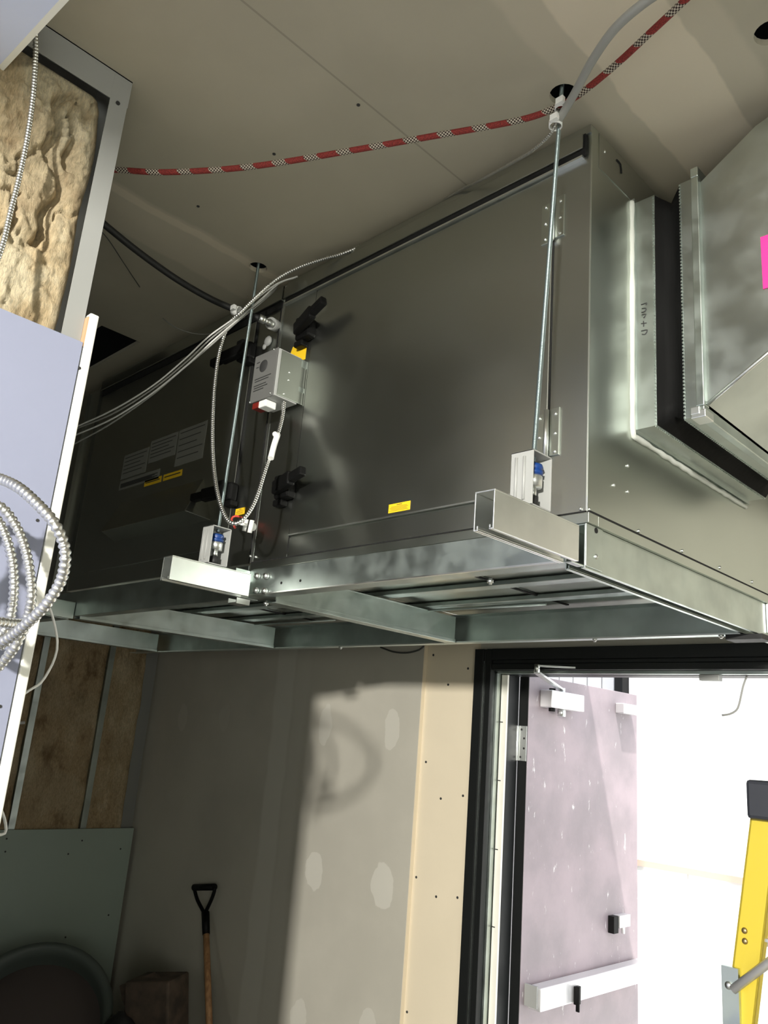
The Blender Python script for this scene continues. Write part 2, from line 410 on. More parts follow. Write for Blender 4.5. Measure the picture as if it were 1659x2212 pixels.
# unseen beam added behind the camera to cut off the work lamp's upper light
struct(MB().box(-1.70, XR, -2.15, -2.00, 0.985, ZC).build('lamp_blocking_beam', M['room']))

# ------------------------------------------------------------------ left wall: studs, batts, sheet
def batt(name, plane, y0, y1, z0, z1, depth, amp, m, seed=0, ny=46, nz=130, cracks=(), flat=-9.0):
    """a soft glass-wool batt bulging towards +x"""
    mb = MB(); 
    for i in range(nz + 1):
        for j in range(ny + 1):
            u = j / ny; v_ = i / nz; y = y0 + (y1 - y0) * u; z = z0 + (z1 - z0) * v_
            edge = min(u, 1 - u) * (y1 - y0); ez = min(v_, 1 - v_) * (z1 - z0)
            q = Vector((y * 5 + seed, z * 4, seed * 3.1))
            d = noise.fractal(q, 1.0, 2.0, 6) * amp + noise.fractal(q * 5, 0.9, 2.0, 4) * amp * 0.35
            d += noise.fractal(q * 14, 0.8, 2.0, 4) * amp * 0.22
            r = abs(noise.noise(Vector((y * 4 + seed + 0.25 * noise.noise(q * 6), z * 3.2, 5.5)))); d -= max(0, 0.045 - r) / 0.045 * amp * 0.8
            e = min(1, edge / 0.035); f = min(1, ez / 0.03)
            for cy, cz0, cz1, wd, dp in cracks:
                if cz0 < z < cz1:
                    wv_ = cy + 0.02 * math.sin(z * 19) + 0.012 * math.sin(z * 47)
                    d -= dp * math.exp(-((y - wv_) / wd) ** 2)
            x = plane + (d - amp * 0.3) * min(e, f) - (1 - math.sqrt(max(0, 1 - (1 - min(e, 1)) ** 2))) * 0.03 - (1 - f) * 0.015
            if z < flat: x = min(x, plane)
            yy = y + noise.noise(Vector((z * 6, seed, y * 3))) * 0.012 * (1 if 0 < j < ny else 0.6)
            mb.v.append((x, yy, z))
    W = ny + 1
    for i in range(nz):
        for j in range(ny): mb.face([i * W + j, i * W + j + 1, (i + 1) * W + j + 1, (i + 1) * W + j], True)
    ring = [j for j in range(W)] + [i * W + ny for i in range(1, nz + 1)] + [nz * W + j for j in range(ny - 1, -1, -1)] + [i * W for i in range(nz - 1, 0, -1)]
    b = len(mb.v); mb.v += [(plane - depth, mb.v[k][1], mb.v[k][2]) for k in ring]
    for k in range(len(ring)): mb.face([ring[k], ring[(k + 1) % len(ring)], b + (k + 1) % len(ring), b + k], False)
    mb.face([b + k for k in range(len(ring))])
    return mb.build(name, m)
def stud(y, x, z0, z1, label, w=0.036, dep=0.045):
    mb = MB().box(x - 0.002, x, y - w / 2, y + w / 2, z0, z1)
    mb.box(x - dep, x - 0.002, y - w / 2, y - w / 2 + 0.0015, z0, z1)
    mb.box(x - dep, x - dep + 0.002, y - w / 2, y + w / 2, z0, z1)
    mb.box(x - 0.012, x - 0.002, y + w / 2 - 0.0015, y + w / 2, z0, z1)
    o = mb.build('steel_stud', M['galv_green']); tag(o, label, 'stud', 'steel studs of the insulated wall'); return o
SX = -4.742
stud(1.99, SX, ZF, ZC, 'galvanised wall stud left in the batts, nearest the leaning white sheet edge')
stud(2.405, SX, ZF, ZC, 'galvanised wall stud between the two widest batts, ending above the low grey sheet')
for i, (y0, y1, lb) in enumerate(((1.20, 1.585, 'brown glass wool batt left of both studs, mostly behind the lavender sheet'),
        (1.585, 1.975, 'brown glass wool batt just left of the brightest stud'),
        (2.00, 2.392, 'wide brown glass wool batt between the two steel studs'),
        (2.415, 2.655, 'brown glass wool batt between right stud and room corner'))):
    o = batt('insulation_batt', SX, y0, y1, ZF + 0.02, ZC - 0.02, 0.045, 0.016, M['battdark'], seed=i * 7.3, ny=40, nz=200, flat=-0.62)
    tag(o, lb, 'insulation', 'glass wool batts of the far left wall')
low = MB().box(SX + 0.004, SX + 0.018, 0.4, 2.722, ZF + 0.012, -0.628).build('low_drywall_sheet', M['lowboard'])
tag(low, 'green-grey drywall sheet screwed low on the insulated left wall behind the bin', 'drywall')
for (y, z) in ((1.9679, -0.6722), (2.4024, -0.6917), (2.6537, -0.7440), (1.9738, -0.7378), (2.6428, -1.1034), (2.4001, -1.1979), (2.3324, -0.7614)):
    MB().cyl((SX + 0.0165, y, z), (SX + 0.0192, y, z), 0.005, 10).build('screw', M['ink'], low)
o = MB().cyl((SX + 0.03, *(1.8924, -0.0692)), (SX + 0.035, *(1.9377, -0.0635)), 0.008).build('pipe_stub', M['white'])
tag(o, 'short white pipe stub poking from the brown batt beside the lavender sheet', 'pipe')

# ------------------------------------------------------------------ near partition: track, stud, batt, sheets
PXF = -1.615
o = MB().box(PXF - 0.002, PXF, -4.19, 0.628, 1.375, ZC).box(PXF - 0.092, PXF, -4.19, 0.628, ZC - 0.003, ZC).box(PXF - 0.092, PXF - 0.09, -4.19, 0.628, 1.375, ZC).build('ceiling_track', M['housing'])
tag(o, 'grey steel ceiling track along the top of the open insulated partition', 'track')
mb = MB().box(PXF - 0.0016, PXF + 0.0005, 0.584, 0.626, ZF, 1.44).box(PXF - 0.09, PXF, 0.6245, 0.626, ZF, 1.44).box(PXF - 0.09, PXF - 0.088, 0.584, 0.626, ZF, 1.44)
st = mb.build('partition_stud', M['housing']); tag(st, 'grey steel end stud of the partition, beside the torn tan insulation', 'stud')
MB().cyl((PXF, 0.603, 1.372), (PXF + 0.003, 0.603, 1.372), 0.005, 12).build('screw', M['ink'], st)
o = batt('partition_batt', PXF - 0.010, 0.18, 0.583, ZF + 0.02, 1.372, 0.075, 0.024, M['batt'], seed=3.3, ny=90, nz=620, flat=0.765, cracks=((0.50, 0.95, 1.36, 0.010, 0.035), (0.535, 1.15, 1.30, 0.007, 0.03), (0.44, 0.75, 1.05, 0.006, 0.02)))
tag(o, 'torn tan glass wool batt bulging in the open top of the near partition', 'insulation')
# lavender sheet on the partition
pb = MB().prism([(PXF + 0.002, -4.18, -0.60 + 0.0), (PXF + 0.002, 0.626, ZF + 0.01), (PXF + 0.002, 0.626, 0.7620), (PXF + 0.002, -4.18, 0.79)], (0.014, 0, 0))
pb.v[0] = (pb.v[0][0], -4.18, ZF + 0.01); pb.v[4] = (pb.v[4][0], -4.18, ZF + 0.01)
pb = pb.build('lavender_drywall_sheet', M['lavender'])
tag(pb, 'large lavender drywall sheet covering the lower near partition, behind the coiled conduit', 'drywall')
for (y, z) in ((0.6062, 0.3635), (0.6065, 0.0041), (0.6292, 0.7031)):
    MB().cyl((PXF + 0.0145, y, z), (PXF + 0.0175, y, z), 0.0032, 12).build('screw', M['ink'], pb)
back = MB().box(PXF - 0.108, PXF - 0.093, -4.19, 0.628, ZF + 0.01, ZC - 0.002).build('light_blocking_sheet', M['room'])  # unseen sheet added to block lamp light from the left bay
tag(back, 'added grey sheet behind the torn batt, keeping lamp light off the left bay', 'drywall')
cap = MB().box(PXF - 0.112, PXF + 0.017, 0.630, 0.650, ZF + 0.005, 0.835).build('end_drywall_strip', M['edgewhite'], bevel=0.003)
tag(cap, 'narrow bright drywall strip closing the partition end, standing above the lavender sheet', 'drywall')
MB().box(PXF - 0.09, PXF + 0.014, 0.6265, 0.6300, 0.755, 0.825).build('face_paper', M['tan'], cap)
# sheet of the lowered ceiling at the upper left
sf = MB().prism([(-1.3515, 0.3676, 1.3000), (-1.7657, 0.3452, 1.3000), (-1.9, -1.6, 1.30), (-0.6, -1.6, 1.30)], (0, 0, 0.014)).build('soffit_drywall_sheet', M['soffit'])
tag(sf, 'lavender drywall sheet overhead, brightened in its colour, its white edge crossing the upper left corner', 'drywall')
sx0, sx1 = Vector((-1.3515, 0.3676, 1.3000)), Vector((-1.7657, 0.3452, 1.3000))
MB().bar(sx0 + Vector((0, 0.006, 0.007)), sx1 + Vector((0, 0.006, 0.007)), 0.012, 0.015).build('paper_edge', M['edgewhite'], sf)

# ------------------------------------------------------------------ air handling unit
ux0, ux1, uy0, uy1, uz0, uz1 = -1.978, -0.845, 1.40, 2.50, 0.475, 1.427
au = thing('air_handling_unit', (-2.2, 1.85, 0.475), 'large galvanised air handling unit hung under the ceiling on a channel frame', 'air handler')
c = MB().box(ux0, ux1, uy0, uy1, uz0 + 0.004, uz1).build('cabinet', M['cabinet_side'], au, 0.002)
# front skin with its frame around the access door
fy = uy0 - 0.003
fr = MB()
fr.box(ux0 + 0.003, -1.815, fy, uy0 - 0.0002, uz0 + 0.006, 1.345)
fr.box(-0.940, ux1 - 0.0005, fy, uy0 - 0.0002, uz0 + 0.006, 1.345)
fr.box(-1.815, -0.940, fy, uy0 - 0.0002, uz0 + 0.006, 0.537)
fr.build('front_frame', M['cabinet'], au, 0.001)
door = MB().box(-1.8105, -0.9435, fy - 0.004, uy0 - 0.0002, 0.5420, 1.333).build('access_door', M['cabinet'], au, 0.002)
MB().box(-1.8105, -0.9435, fy - 0.0075, fy - 0.0041, 0.5420, 0.5455).build('door_lip', M['bright'], door)
tr = MB().box(ux0 + 0.003, -0.862, fy - 0.012, uy0, 1.362, 1.403).build('top_rail', M['cabinet'], au, 0.002)
MB().box(ux0 + 0.003, ux1, fy - 0.002, uy0, 1.4045, uz1).build('roof_flange', M['cabinet'], au, 0.001)
MB().box(ux0 + 0.01, -0.862, fy - 0.007, uy0, 1.343, 1.3615).build('dark_groove_strip', M['gap'], au)  # black strip stands in for the shaded recess under the top rail
MB().box(ux0 + 0.01, -0.862, fy - 0.012, uy0, 1.3375, 1.3428).build('groove_lip', M['bright'], au)
MB().box(-0.862, -0.857, fy - 0.007, uy0, 1.343, 1.403).build('dark_groove_end', M['gap'], au)  # black end piece of the same shaded recess
# base rail of the cabinet, proud of the side
MB().box(ux0, ux1 + 0.008, uy0 - 0.008, uy0 + 0.03, 0.455, uz0 + 0.002).box(ux1 - 0.03, ux1 + 0.008, uy0 + 0.0301, uy1, 0.455, uz0 + 0.002).build('base_rail', M['cabinet_side'], au, 0.001)
MB().box(ux1 - 0.001, ux1 + 0.0075, uy0, uy1, uz0 + 0.0022, uz0 + 0.0065).box(ux0, ux1 - 0.0011, uy0 - 0.0075, uy0, uz0 + 0.0022, uz0 + 0.0055).build('base_gasket', M['gap'], au)
# floor pan ribs
for (y, a, b) in ((1.62, -1.95, -0.9), (1.88, -3.9, -0.9), (2.10, -3.9, -0.9)):
    MB().box(a, b, y, y + 0.05, 0.462, 0.476).build('floor_pan_rib', M['galv_green'], au, 0.002)
for (x0, x1) in ((-1.45, -1.44), (-2.7, -2.69)):
    MB().box(x0, x1, 1.45, 2.28, 0.4715, 0.476).build('floor_pan_seam', M['gap'], au)
# second section
MB().box(-3.24, ux0 - 0.006, uy0, uy1, uz0 + 0.004, uz1).build('left_cabinet', M['cabinet'], au, 0.002)
MB().box(-4.10, -3.245, uy0 + 0.02, uy1, uz0 + 0.004, uz1 - 0.02).build('end_cabinet', M['cabinet'], au, 0.002)
for x in (-3.30, -3.42, -3.55):
    MB().box(x, x + 0.012, uy0 + 0.005, uy0 + 0.02, uz0 + 0.01, uz1 - 0.03).build('end_panel_rib', M['cabinet'], au)
d2 = MB().box(-3.12, -2.125, fy - 0.004, uy0 - 0.0002, 0.5430, 1.333).build('access_door', M['cabinet'], au, 0.002)
MB().box(-3.24, ux0 - 0.006, fy - 0.012, uy0, 1.362, 1.405).build('top_rail', M['cabinet'], au, 0.002)
MB().box(-3.24, ux0 - 0.01, fy - 0.004, uy0, 1.338, 1.361).build('dark_groove_strip', M['gap'], au)  # shaded recess of the second section, as a black strip
MB().box(-2.123, -2.117, fy - 0.002, uy0, 0.50, 1.338).build('door_gap', M['gap'], au)
MB().box(-1.8148, -1.8112, fy - 0.001, uy0, 0.49, 1.338).build('door_gap', M['gap'], au)
MB().box(-0.9430, -0.9400, fy - 0.001, uy0, 0.54, 1.338).build('door_gap', M['gap'], au)
MB().box(-1.990, -1.979, fy, uy0 + 0.003, uz0 + 0.004, 1.42).build('section_seam', M['bright'], au)
MB().box(-1.995, -1.991, fy - 0.001, uy0 + 0.003, uz0 + 0.004, 1.42).build('section_gap', M['gap'], au)
# hood on the second section
hd = MB()
A, B_, C_, D_ = (-2.315, 1.396, 0.805), (-2.885, 1.396, 0.805), (-2.80, 1.295, 0.652), (-2.235, 1.295, 0.652)
E_, F_ = (-2.235, 1.396, 0.645), (-2.885, 1.396, 0.645)
hd.v = [A, B_, C_, D_, E_, F_]
for q in ((0, 1, 2, 3), (0, 3, 4), (1, 5, 2), (0, 4, 5, 1), (3, 2, 5, 4)): hd.face(list(q))
hood = hd.build('intake_hood', M['cabinet'], au, 0.002)
# manuals and labels on door two
for (x0, x1, z0, z1) in ((-2.92, -2.73, 0.90, 1.00), (-2.72, -2.53, 0.93, 1.02), (-2.52, -2.34, 0.88, 1.02), (-2.92, -2.62, 0.855, 0.893)):
    l_ = MB().box(x0, x1, fy - 0.0050, fy - 0.0041, z0, z1).build('instruction_label', M['manual'], au)
    t_ = MB()
    for k in range(5):
        zz = z1 - 0.012 - k * (z1 - z0 - 0.02) / 5; t_.box(x0 + 0.01, x1 - 0.012 - 0.02 * (k % 3), fy - 0.0054, fy - 0.0050, zz - 0.003, zz)
    t_.build('print', M['ink'], l_)
for (x0, x1) in ((-2.72, -2.60), (-2.585, -2.46)):
    l_ = MB().box(x0, x1, fy - 0.0050, fy - 0.0041, 0.838, 0.862).build('warning_label', M['yellow'], au)
    MB().box(x0 + 0.008, x1 - 0.01, fy - 0.0054, fy - 0.005, 0.849, 0.853).build('print', M['ink'], l_)
def yellow_label(x0, x1, z0, z1):
    l_ = lab(MB().box(x0, x1, fy - 0.0050, fy - 0.0041, z0, z1).build('warning_label', M['yellow'], au), 'yellow label')
    t_ = MB(); hh = z1 - z0; 
    t_.box(x0 + (x1 - x0) * 0.38, x0 + (x1 - x0) * 0.62, fy - 0.0053, fy - 0.005, z1 - hh * 0.22, z1 - hh * 0.12)
    for k in range(4):
        zz = z1 - hh * (0.34 + 0.15 * k); t_.box(x0 + (0.004 if k % 2 else 0.009), x1 - (0.006 if k % 2 else 0.01), fy - 0.0053, fy - 0.005, zz - hh * 0.05, zz)
    t_.build('print', mat('label_print', (0.30, 0.16, 0.02), 0.6), l_)
yellow_label(-1.412, -1.338, 0.553, 0.576)
yellow_label(-2.095, -2.045, 0.640, 0.662)
tri = MB().prism([(-1.930, fy - 0.0008, 1.108), (-1.835, fy - 0.0008, 1.108), (-1.835, fy - 0.0008, 1.170), (-1.905, fy - 0.0008, 1.170)], (0, 0.001, 0)).build('warning_label', M['yellow'], au)
# latches: clamp body, hub and lever
def latch(x, z, sgn, tilt):
    b = MB().box(x - 0.036, x + 0.036, fy - 0.034, fy, z - 0.032, z + 0.030).build('door_latch', M['black'], au, 0.010)
    dv = Vector((sgn, -0.22, tilt)).normalized(); p0 = Vector((x - sgn * 0.025, fy - 0.036, z)); p1 = p0 + dv * 0.105; p2 = p1 + Vector((sgn * 0.055, -0.004, tilt * 0.06 + 0.004))
    MB().bar(p0, p1, 0.026, 0.042).build('latch_lever', M['black'], b, 0.006)
    MB().bar(p1 - dv * 0.012, p2, 0.022, 0.028).build('latch_tip', M['black'], b, 0.005)
    MB().box(x - sgn * 0.022 - 0.020, x - sgn * 0.022 + 0.020, fy - 0.028, fy, z - 0.050, z - 0.030).build('latch_keeper', M['black'], b, 0.005)
    MB().box(x - 0.018, x + 0.020, fy - 0.050, fy - 0.030, z - 0.005, z + 0.034).build('latch_hub', M['black'], b, 0.006)
latch(-1.825, 1.195, 1, 0.22); latch(-1.835, 0.683, 1, 0.10); latch(-2.140, 1.215, -1, -0.18); latch(-2.135, 0.720, -1, -0.10)
# hinges
for z in (1.205, 0.665):
    h = MB().box(-0.972, -0.946, fy - 0.008, fy - 0.004, z - 0.057, z + 0.050).box(-0.937, -0.912, fy - 0.005, fy, z - 0.050, z + 0.060).build('door_hinge', M['cabinet_side'], au, 0.001)
    k = MB(); k.cyl((-0.9415, fy - 0.010, z - 0.056), (-0.9415, fy - 0.010, z + 0.056), 0.006); k.build('hinge_knuckle', M['bright'], h)
    for dz in (-0.042, 0.0, 0.045):
        for q in ((-0.922, fy - 0.005, z + dz), (-0.960, fy - 0.009, z + dz - 0.004)): MB().ball(q, 0.0045, 1, 0.6, 1, 8).build('hinge_screw', M['bright'], h)
# small rivets / bits on the cabinet side
for (x, y, z) in ((-0.8587, 1.3960, 0.4870), (-0.8440, 1.4054, 0.4863), (-0.8440, 1.6129, 0.4901), (-0.8440, 1.8264, 0.4920), (-0.8440, 2.0400, 0.4952), (-0.8440, 2.2520, 0.4985), (-0.8440, 1.5637, 0.6282), (-0.8440, 1.5034, 0.5658), (-0.8440, 1.5635, 0.5678), (-0.8440, 1.4547, 1.3864), (-1.9921, 1.3960, 0.5014), (-1.9632, 1.3960, 0.4956)):
    MB().ball((x, y, z), 0.0045, 0.8, 0.8, 1.0, 8).build('rivet', M['bright'], au)
MB().tube(spline([(-0.8430, 1.5095, 1.3974), (-0.8430, 1.5274, 1.3967), (-0.8430, 1.5320, 1.3742)], 0.01), 0.0025, 8).build('side_slot', M['gap'], au)
for z in (1.395,):
    MB().box(ux1, ux1 + 0.0015, uy0 + 0.03, uy1, z - 0.068, z + 0.028).build('side_roof_flap', M['cabinet'], au)
fit = MB().cyl((-1.9896, 1.3600, 1.2662), (-2.0111, 1.3980, 1.2785), 0.020).build('cable_entry', M['housing'], au)
for (q, r) in (((-2.0388, 1.3920, 1.2306), 0.018), ((-2.0499, 1.3880, 1.2121), 0.010)):
    MB().ball(q, r, 1, 0.5, 1, 12).build('round_plug', M['housing'], au)

# ------------------------------------------------------------------ channel frame under the unit
fm = thing('support_frame', (-2.2, 1.85, 0.36), 'frame of galvanised channels carrying the air handling unit, with outriggers', 'support frame')
def udown(x0, x1, y0, y1, z0, z1, t=0.003, lip=0.010):
    """inverted U channel running along y, lipped, open below"""
    mb = MB().box(x0, x1, y0, y1, z1 - t, z1).box(x0, x0 + t, y0, y1, z0, z1 - t).box(x1 - t, x1, y0, y1, z0, z1 - t)
    mb.box(x0 + t, x0 + lip, y0, y1, z0, z0 + t).box(x1 - lip, x1 - t, y0, y1, z0, z0 + t)
    mb.box(x0 + lip - t, x0 + lip, y0, y1, z0 + t, z0 + t + 0.006).box(x1 - lip, x1 - lip + t, y0, y1, z0 + t, z0 + t + 0.006); return mb
udown(-0.866, -0.822, 1.063, 1.333, 0.360, 0.432).build('outrigger', M['bright'], fm, 0.0008)
udown(-1.932, -1.886, 1.078, 1.334, 0.360, 0.425).build('outrigger', M['bright'], fm, 0.0008)
udown(-3.160, -3.112, 1.060, 1.390, 0.360, 0.425).build('outrigger', M['galv'], fm, 0.0008)
udown(-0.892, -0.846, 1.395, 2.480, 0.362, 0.4545).build('side_rail', M['galv'], fm, 0.0008)
fr1 = MB().box(-1.972, -0.893, 1.392, 1.3955, 0.378, 0.4545).box(-1.972, -0.893, 1.3955, 1.44, 0.378, 0.3815).box(-1.972, -0.893, 1.3955, 1.44, 0.451, 0.4545).box(-1.972, -0.893, 1.437, 1.44, 0.3815, 0.392)
frr = fr1.build('front_rail', M['galv_green'], fm, 0.0008)
MB().box(-1.972, -0.893, 1.386, 1.392, 0.377, 0.3805).build('rail_lip', M['bright'], frr)
MB().box(-4.10, -1.985, 1.392, 1.396, 0.372, 0.470).box(-4.10, -1.985, 1.396, 1.44, 0.372, 0.376).build('front_rail', M['galv_green'], fm, 0.0008)
MB().box(-4.30, -0.893, 2.320, 2.324, 0.362, 0.462).box(-4.30, -0.893, 2.276, 2.320, 0.459, 0.462).box(-4.30, -0.893, 2.285, 2.3195, 0.362, 0.3655).build('back_rail', M['galv_green'], fm, 0.0008)
MB().box(-4.30, -0.893, 2.281, 2.285, 0.361, 0.366).build('rail_lip', M['bright'], fm)
for (xa, xb, y0) in ((-1.905, -1.915, 1.445), (-3.10, -2.98, 1.41), (-4.02, -4.00, 1.40)):
    mb = MB()
    for (dx0, dx1, z0, z1) in ((-0.003, 0.0, 0.370, 0.452), (-0.042, -0.0, 0.362, 0.366), (-0.042, 0.0, 0.452, 0.455), (-0.045, -0.042, 0.362, 0.374), (0.0, 0.004, 0.362, 0.374)):
        mb.prism([(xa + dx0, y0, z0), (xa + dx1, y0, z0), (xa + dx1, y0, z1), (xa + dx0, y0, z1)], (xb - xa, 2.278 - y0, 0))
    mb.build('cross_channel', M['galv'], fm, 0.0006)
clip = MB().box(-0.8455, -0.8425, 1.393, 1.457, 0.366, 0.4545).box(-0.862, -0.8455, 1.345, 1.3915, 0.364, 0.367).build('corner_clip', M['galv'], fm, 0.001)
MB().cyl((-0.8440, 1.430, 0.447), (-0.8415, 1.430, 0.447), 0.006).build('clip_hole', M['gap'], clip)
MB().ball((-0.842, 1.430, 0.392), 0.0055, 0.8, 1, 1, 8).build('clip_bolt', M['bright'], clip)
clip = MB().box(-0.8455, -0.8385, 2.345, 2.46, 0.372, 0.4545).build('corner_clip', M['bright'], fm, 0.001)
bt = MB()
for q in ((-1.9288, 1.3900, 0.4325), (-1.8861, 1.3900, 0.4290), (-1.9269, 1.3900, 0.3897), (-1.8842, 1.3900, 0.3854)):
    b_ = MB().lathe(q, [(0.0001, -0.012), (0.008, -0.011), (0.010, -0.004), (0.010, 0.0)], (0, 1, 0), 12).build('bolt_head', M['bright'], fm)
for q in ((-1.8180, 1.3905, 0.4048), (-1.7342, 1.3905, 0.4049)):
    MB().cyl((q[0], 1.3912, q[2]), (q[0], 1.3925, q[2]), 0.004).build('bolt_hole', M['gap'], fm)
MB().box(-1.935, -1.892, 1.30, 1.345, 0.336, 0.339).box(-1.935, -1.932, 1.30, 1.345, 0.339, 0.352).box(-1.895, -1.892, 1.30, 1.345, 0.339, 0.352).build('strut_clip', M['bright'], fm)
MB().box(-1.978, -1.973, 1.34, 1.395, 0.37, 0.452).build('end_gusset', M['galv'], fm)
for (x, y) in ((-1.93, 1.43), (-1.10, 1.42), (-2.55, 2.30), (-1.35, 2.29), (-0.95, 2.29)):
    MB().cyl((x, y, 0.352), (x, y, 0.366), 0.004).cyl((x, y, 0.356), (x, y, 0.362), 0.008, 6).build('bolt', M['bright'], fm)
MB().box(-0.93, -0.83, 2.27, 2.335, 0.345, 0.3595).build('gasket_pad', M['rubber'], fm)
for (a, b) in (((-3.4648, 2.1643, 0.4600), (-2.4616, 2.1776, 0.4600)), ((-4.4638, 2.5639, 0.4600), (-3.8541, 2.5573, 0.4600)), ((-2.1630, 2.1100, 0.4600), (-1.4382, 2.1461, 0.4600))):
    MB().cyl((a[0], a[1], 0.452), (b[0], b[1], 0.452), 0.0035, 8).build('brace_rod', M['galv_green'], fm)

# ------------------------------------------------------------------ hangers: isolators and threaded rods
def isolator(x, y, z, label, open_y):
    t = thing('vibration_isolator', (x, y, z), label, 'vibration isolator', 'spring isolators on the outriggers')
    h, wd, dp, tk = 0.108, 0.050, 0.062, 0.003
    mb = MB()
    mb.box(x - wd / 2, x + wd / 2, y - dp / 2, y + dp / 2, z, z + tk).box(x - wd / 2, x + wd / 2, y - dp / 2, y + dp / 2, z + h - tk, z + h)
    mb.box(x - wd / 2, x + wd / 2, y - dp / 2, y - dp / 2 + tk, z, z + h).box(x - wd / 2, x + wd / 2, y + dp / 2 - tk, y + dp / 2, z, z + h)
    mb.box(x - wd / 2, x - wd / 2 + 0.0015, y - dp / 2, y + dp / 2, z, z + h)
    mb.build('housing', M['housing'], t, 0.002)
    rb = MB()
    for dx in (-0.012, 0.006): rb.cyl((x + dx, y - dp / 2 - 0.0008, z + 0.012), (x + dx, y - dp / 2 - 0.0008, z + h - 0.012), 0.003, 8)
    rb.build('pressed_rib', M['housing'], t)
    sp = MB(); sp.lathe((x + 0.003, y, z + h - 0.040), [(0.0, 0), (0.019, 0), (0.020, 0.007), (0.014, 0.009), (0.020, 0.013), (0.018, 0.020), (0.0, 0.021)], (0, 0, 1), 20)
    lab(sp.build('isolator_pad', M['blue'], t), 'blue rubber isolator pad')
    nt = MB(); nt.lathe((x + 0.003, y, z + h - 0.064), [(0.0, 0), (0.018, 0), (0.0185, 0.020), (0.016, 0.024), (0.0, 0.024)], (0, 0, 1), 20).build('spring_cup', M['bright'], t)
    st_ = MB().cyl((x + 0.003, y, z + 0.026), (x + 0.003, y, z + h - 0.064), 0.008, 12).build('rod_stud', M['bright'], t)
    MB().cyl((x + 0.003, y, z + tk), (x + 0.003, y, z + 0.026), 0.012, 12).build('lock_nut', M['rubber'], t)
    return t
isolator(-0.848, 1.205, 0.4325, 'grey box isolator with pressed ribs on the right outrigger beside the cabinet corner', True)
isolator(-1.905, 1.215, 0.4255, 'grey open isolator showing blue rubber on the left outrigger', True)
def rod(p0, p1, lb, r=0.0048):
    o = MB().tube([Vector(p0) + (Vector(p1) - Vector(p0)) * k / 40 for k in range(41)], r, 10).build('threaded_rod', M['rod'])
    tag(o, lb, 'threaded rod', 'threaded rods hanging the unit frame'); return o
rod((-0.846, 1.207, 0.528), (-0.8585, 1.300, 1.60), 'zinc threaded rod from ceiling hole down to the ribbed isolator by the cabinet corner')
rod((-1.903, 1.216, 0.522), (-2.0180, 1.304, 1.60), 'zinc threaded rod from ceiling down to the open isolator with blue pad')

# ------------------------------------------------------------------ control box
cb = thing('control_box', (-1.883, 1.34, 0.945), 'small grey metal control box mounted between the two access doors', 'control box')
MB().box(-1.940, -1.8265, 1.292, 1.378, 0.948, 1.100).build('box_body', M['housing'], cb, 0.0015)
cv = MB().box(-1.942, -1.829, 1.2885, 1.2915, 0.946, 1.102).build('box_cover', M['flatgrey'], cb, 0.0008)
MB().lathe((-1.893, 1.2880, 1.058), [(0.0001, -0.001), (0.019, -0.001), (0.020, 0.0)], (0, 1, 0), 24).build('round_window', M['ink'], cv)
pr = MB()
for k, (z, a, b) in enumerate(((1.022, -1.930, -1.85), (1.014, -1.928, -1.86), (1.000, -1.93, -1.87), (0.992, -1.928, -1.862), (0.984, -1.93, -1.88), (1.078, -1.93, -1.915), (1.062, -1.93, -1.918))):
    pr.box(a, b, 1.2878, 1.2885, z - 0.003, z)
pr.build('print', M['ink'], cv)
MB().box(-1.8265, -1.8235, 1.300, 1.396, 0.952, 1.096).build('side_plate', M['cabinet_side'], cb, 0.001)
MB().box(-1.826, -1.822, 1.378, 1.397, 1.07, 1.095).box(-1.826, -1.822, 1.378, 1.397, 0.99, 1.005).build('mounting_bracket', M['galv'], cb)
lab(MB().box(-1.935, -1.905, 1.295, 1.33, 0.928, 0.9475).build('terminal_block', M['red'], cb, 0.002), 'dark red terminal block')
lab(MB().box(-1.904, -1.868, 1.295, 1.335, 0.925, 0.9475).build('terminal_block', M['white'], cb, 0.003), 'white terminal block')
for q in ((-1.8230, 1.325, 0.962), (-1.8230, 1.335, 1.01), (-1.8230, 1.335, 1.035), (-1.94, 1.288, 0.95), (-1.84, 1.288, 0.955), (-1.85, 1.288, 1.10)): MB().ball(q, 0.003, 1, 1, 1, 8).build('box_screw', M['bright'], cb)

# ------------------------------------------------------------------ duct run on the right
du = thing('supply_duct', (-0.5, 1.9, 0.72), 'galvanised duct with black flexible collar joining the right side of the cabinet', 'duct')
oy0, oy1, oz0, oz1 = 1.592, 2.225, 0.722, 1.322
def ring(x0, x1, y0, y1, z0, z1, t):
    return MB().box(x0, x1, y0, y1, z0, z0 + t).box(x0, x1, y0, y1, z1 - t, z1).box(x0, x1, y0, y0 + t, z0 + t, z1 - t).box(x0, x1, y1 - t, y1, z0 + t, z1 - t)
col_ = ring(-0.844, -0.788, oy0, oy1, oz0, oz1, 0.003).build('collar', M['duct'], du)
ring(-0.8445, -0.836, oy0 - 0.008, oy1 + 0.008, oz0 - 0.008, oz1 + 0.008, 0.008).build('collar_flange', M['galv'], du)
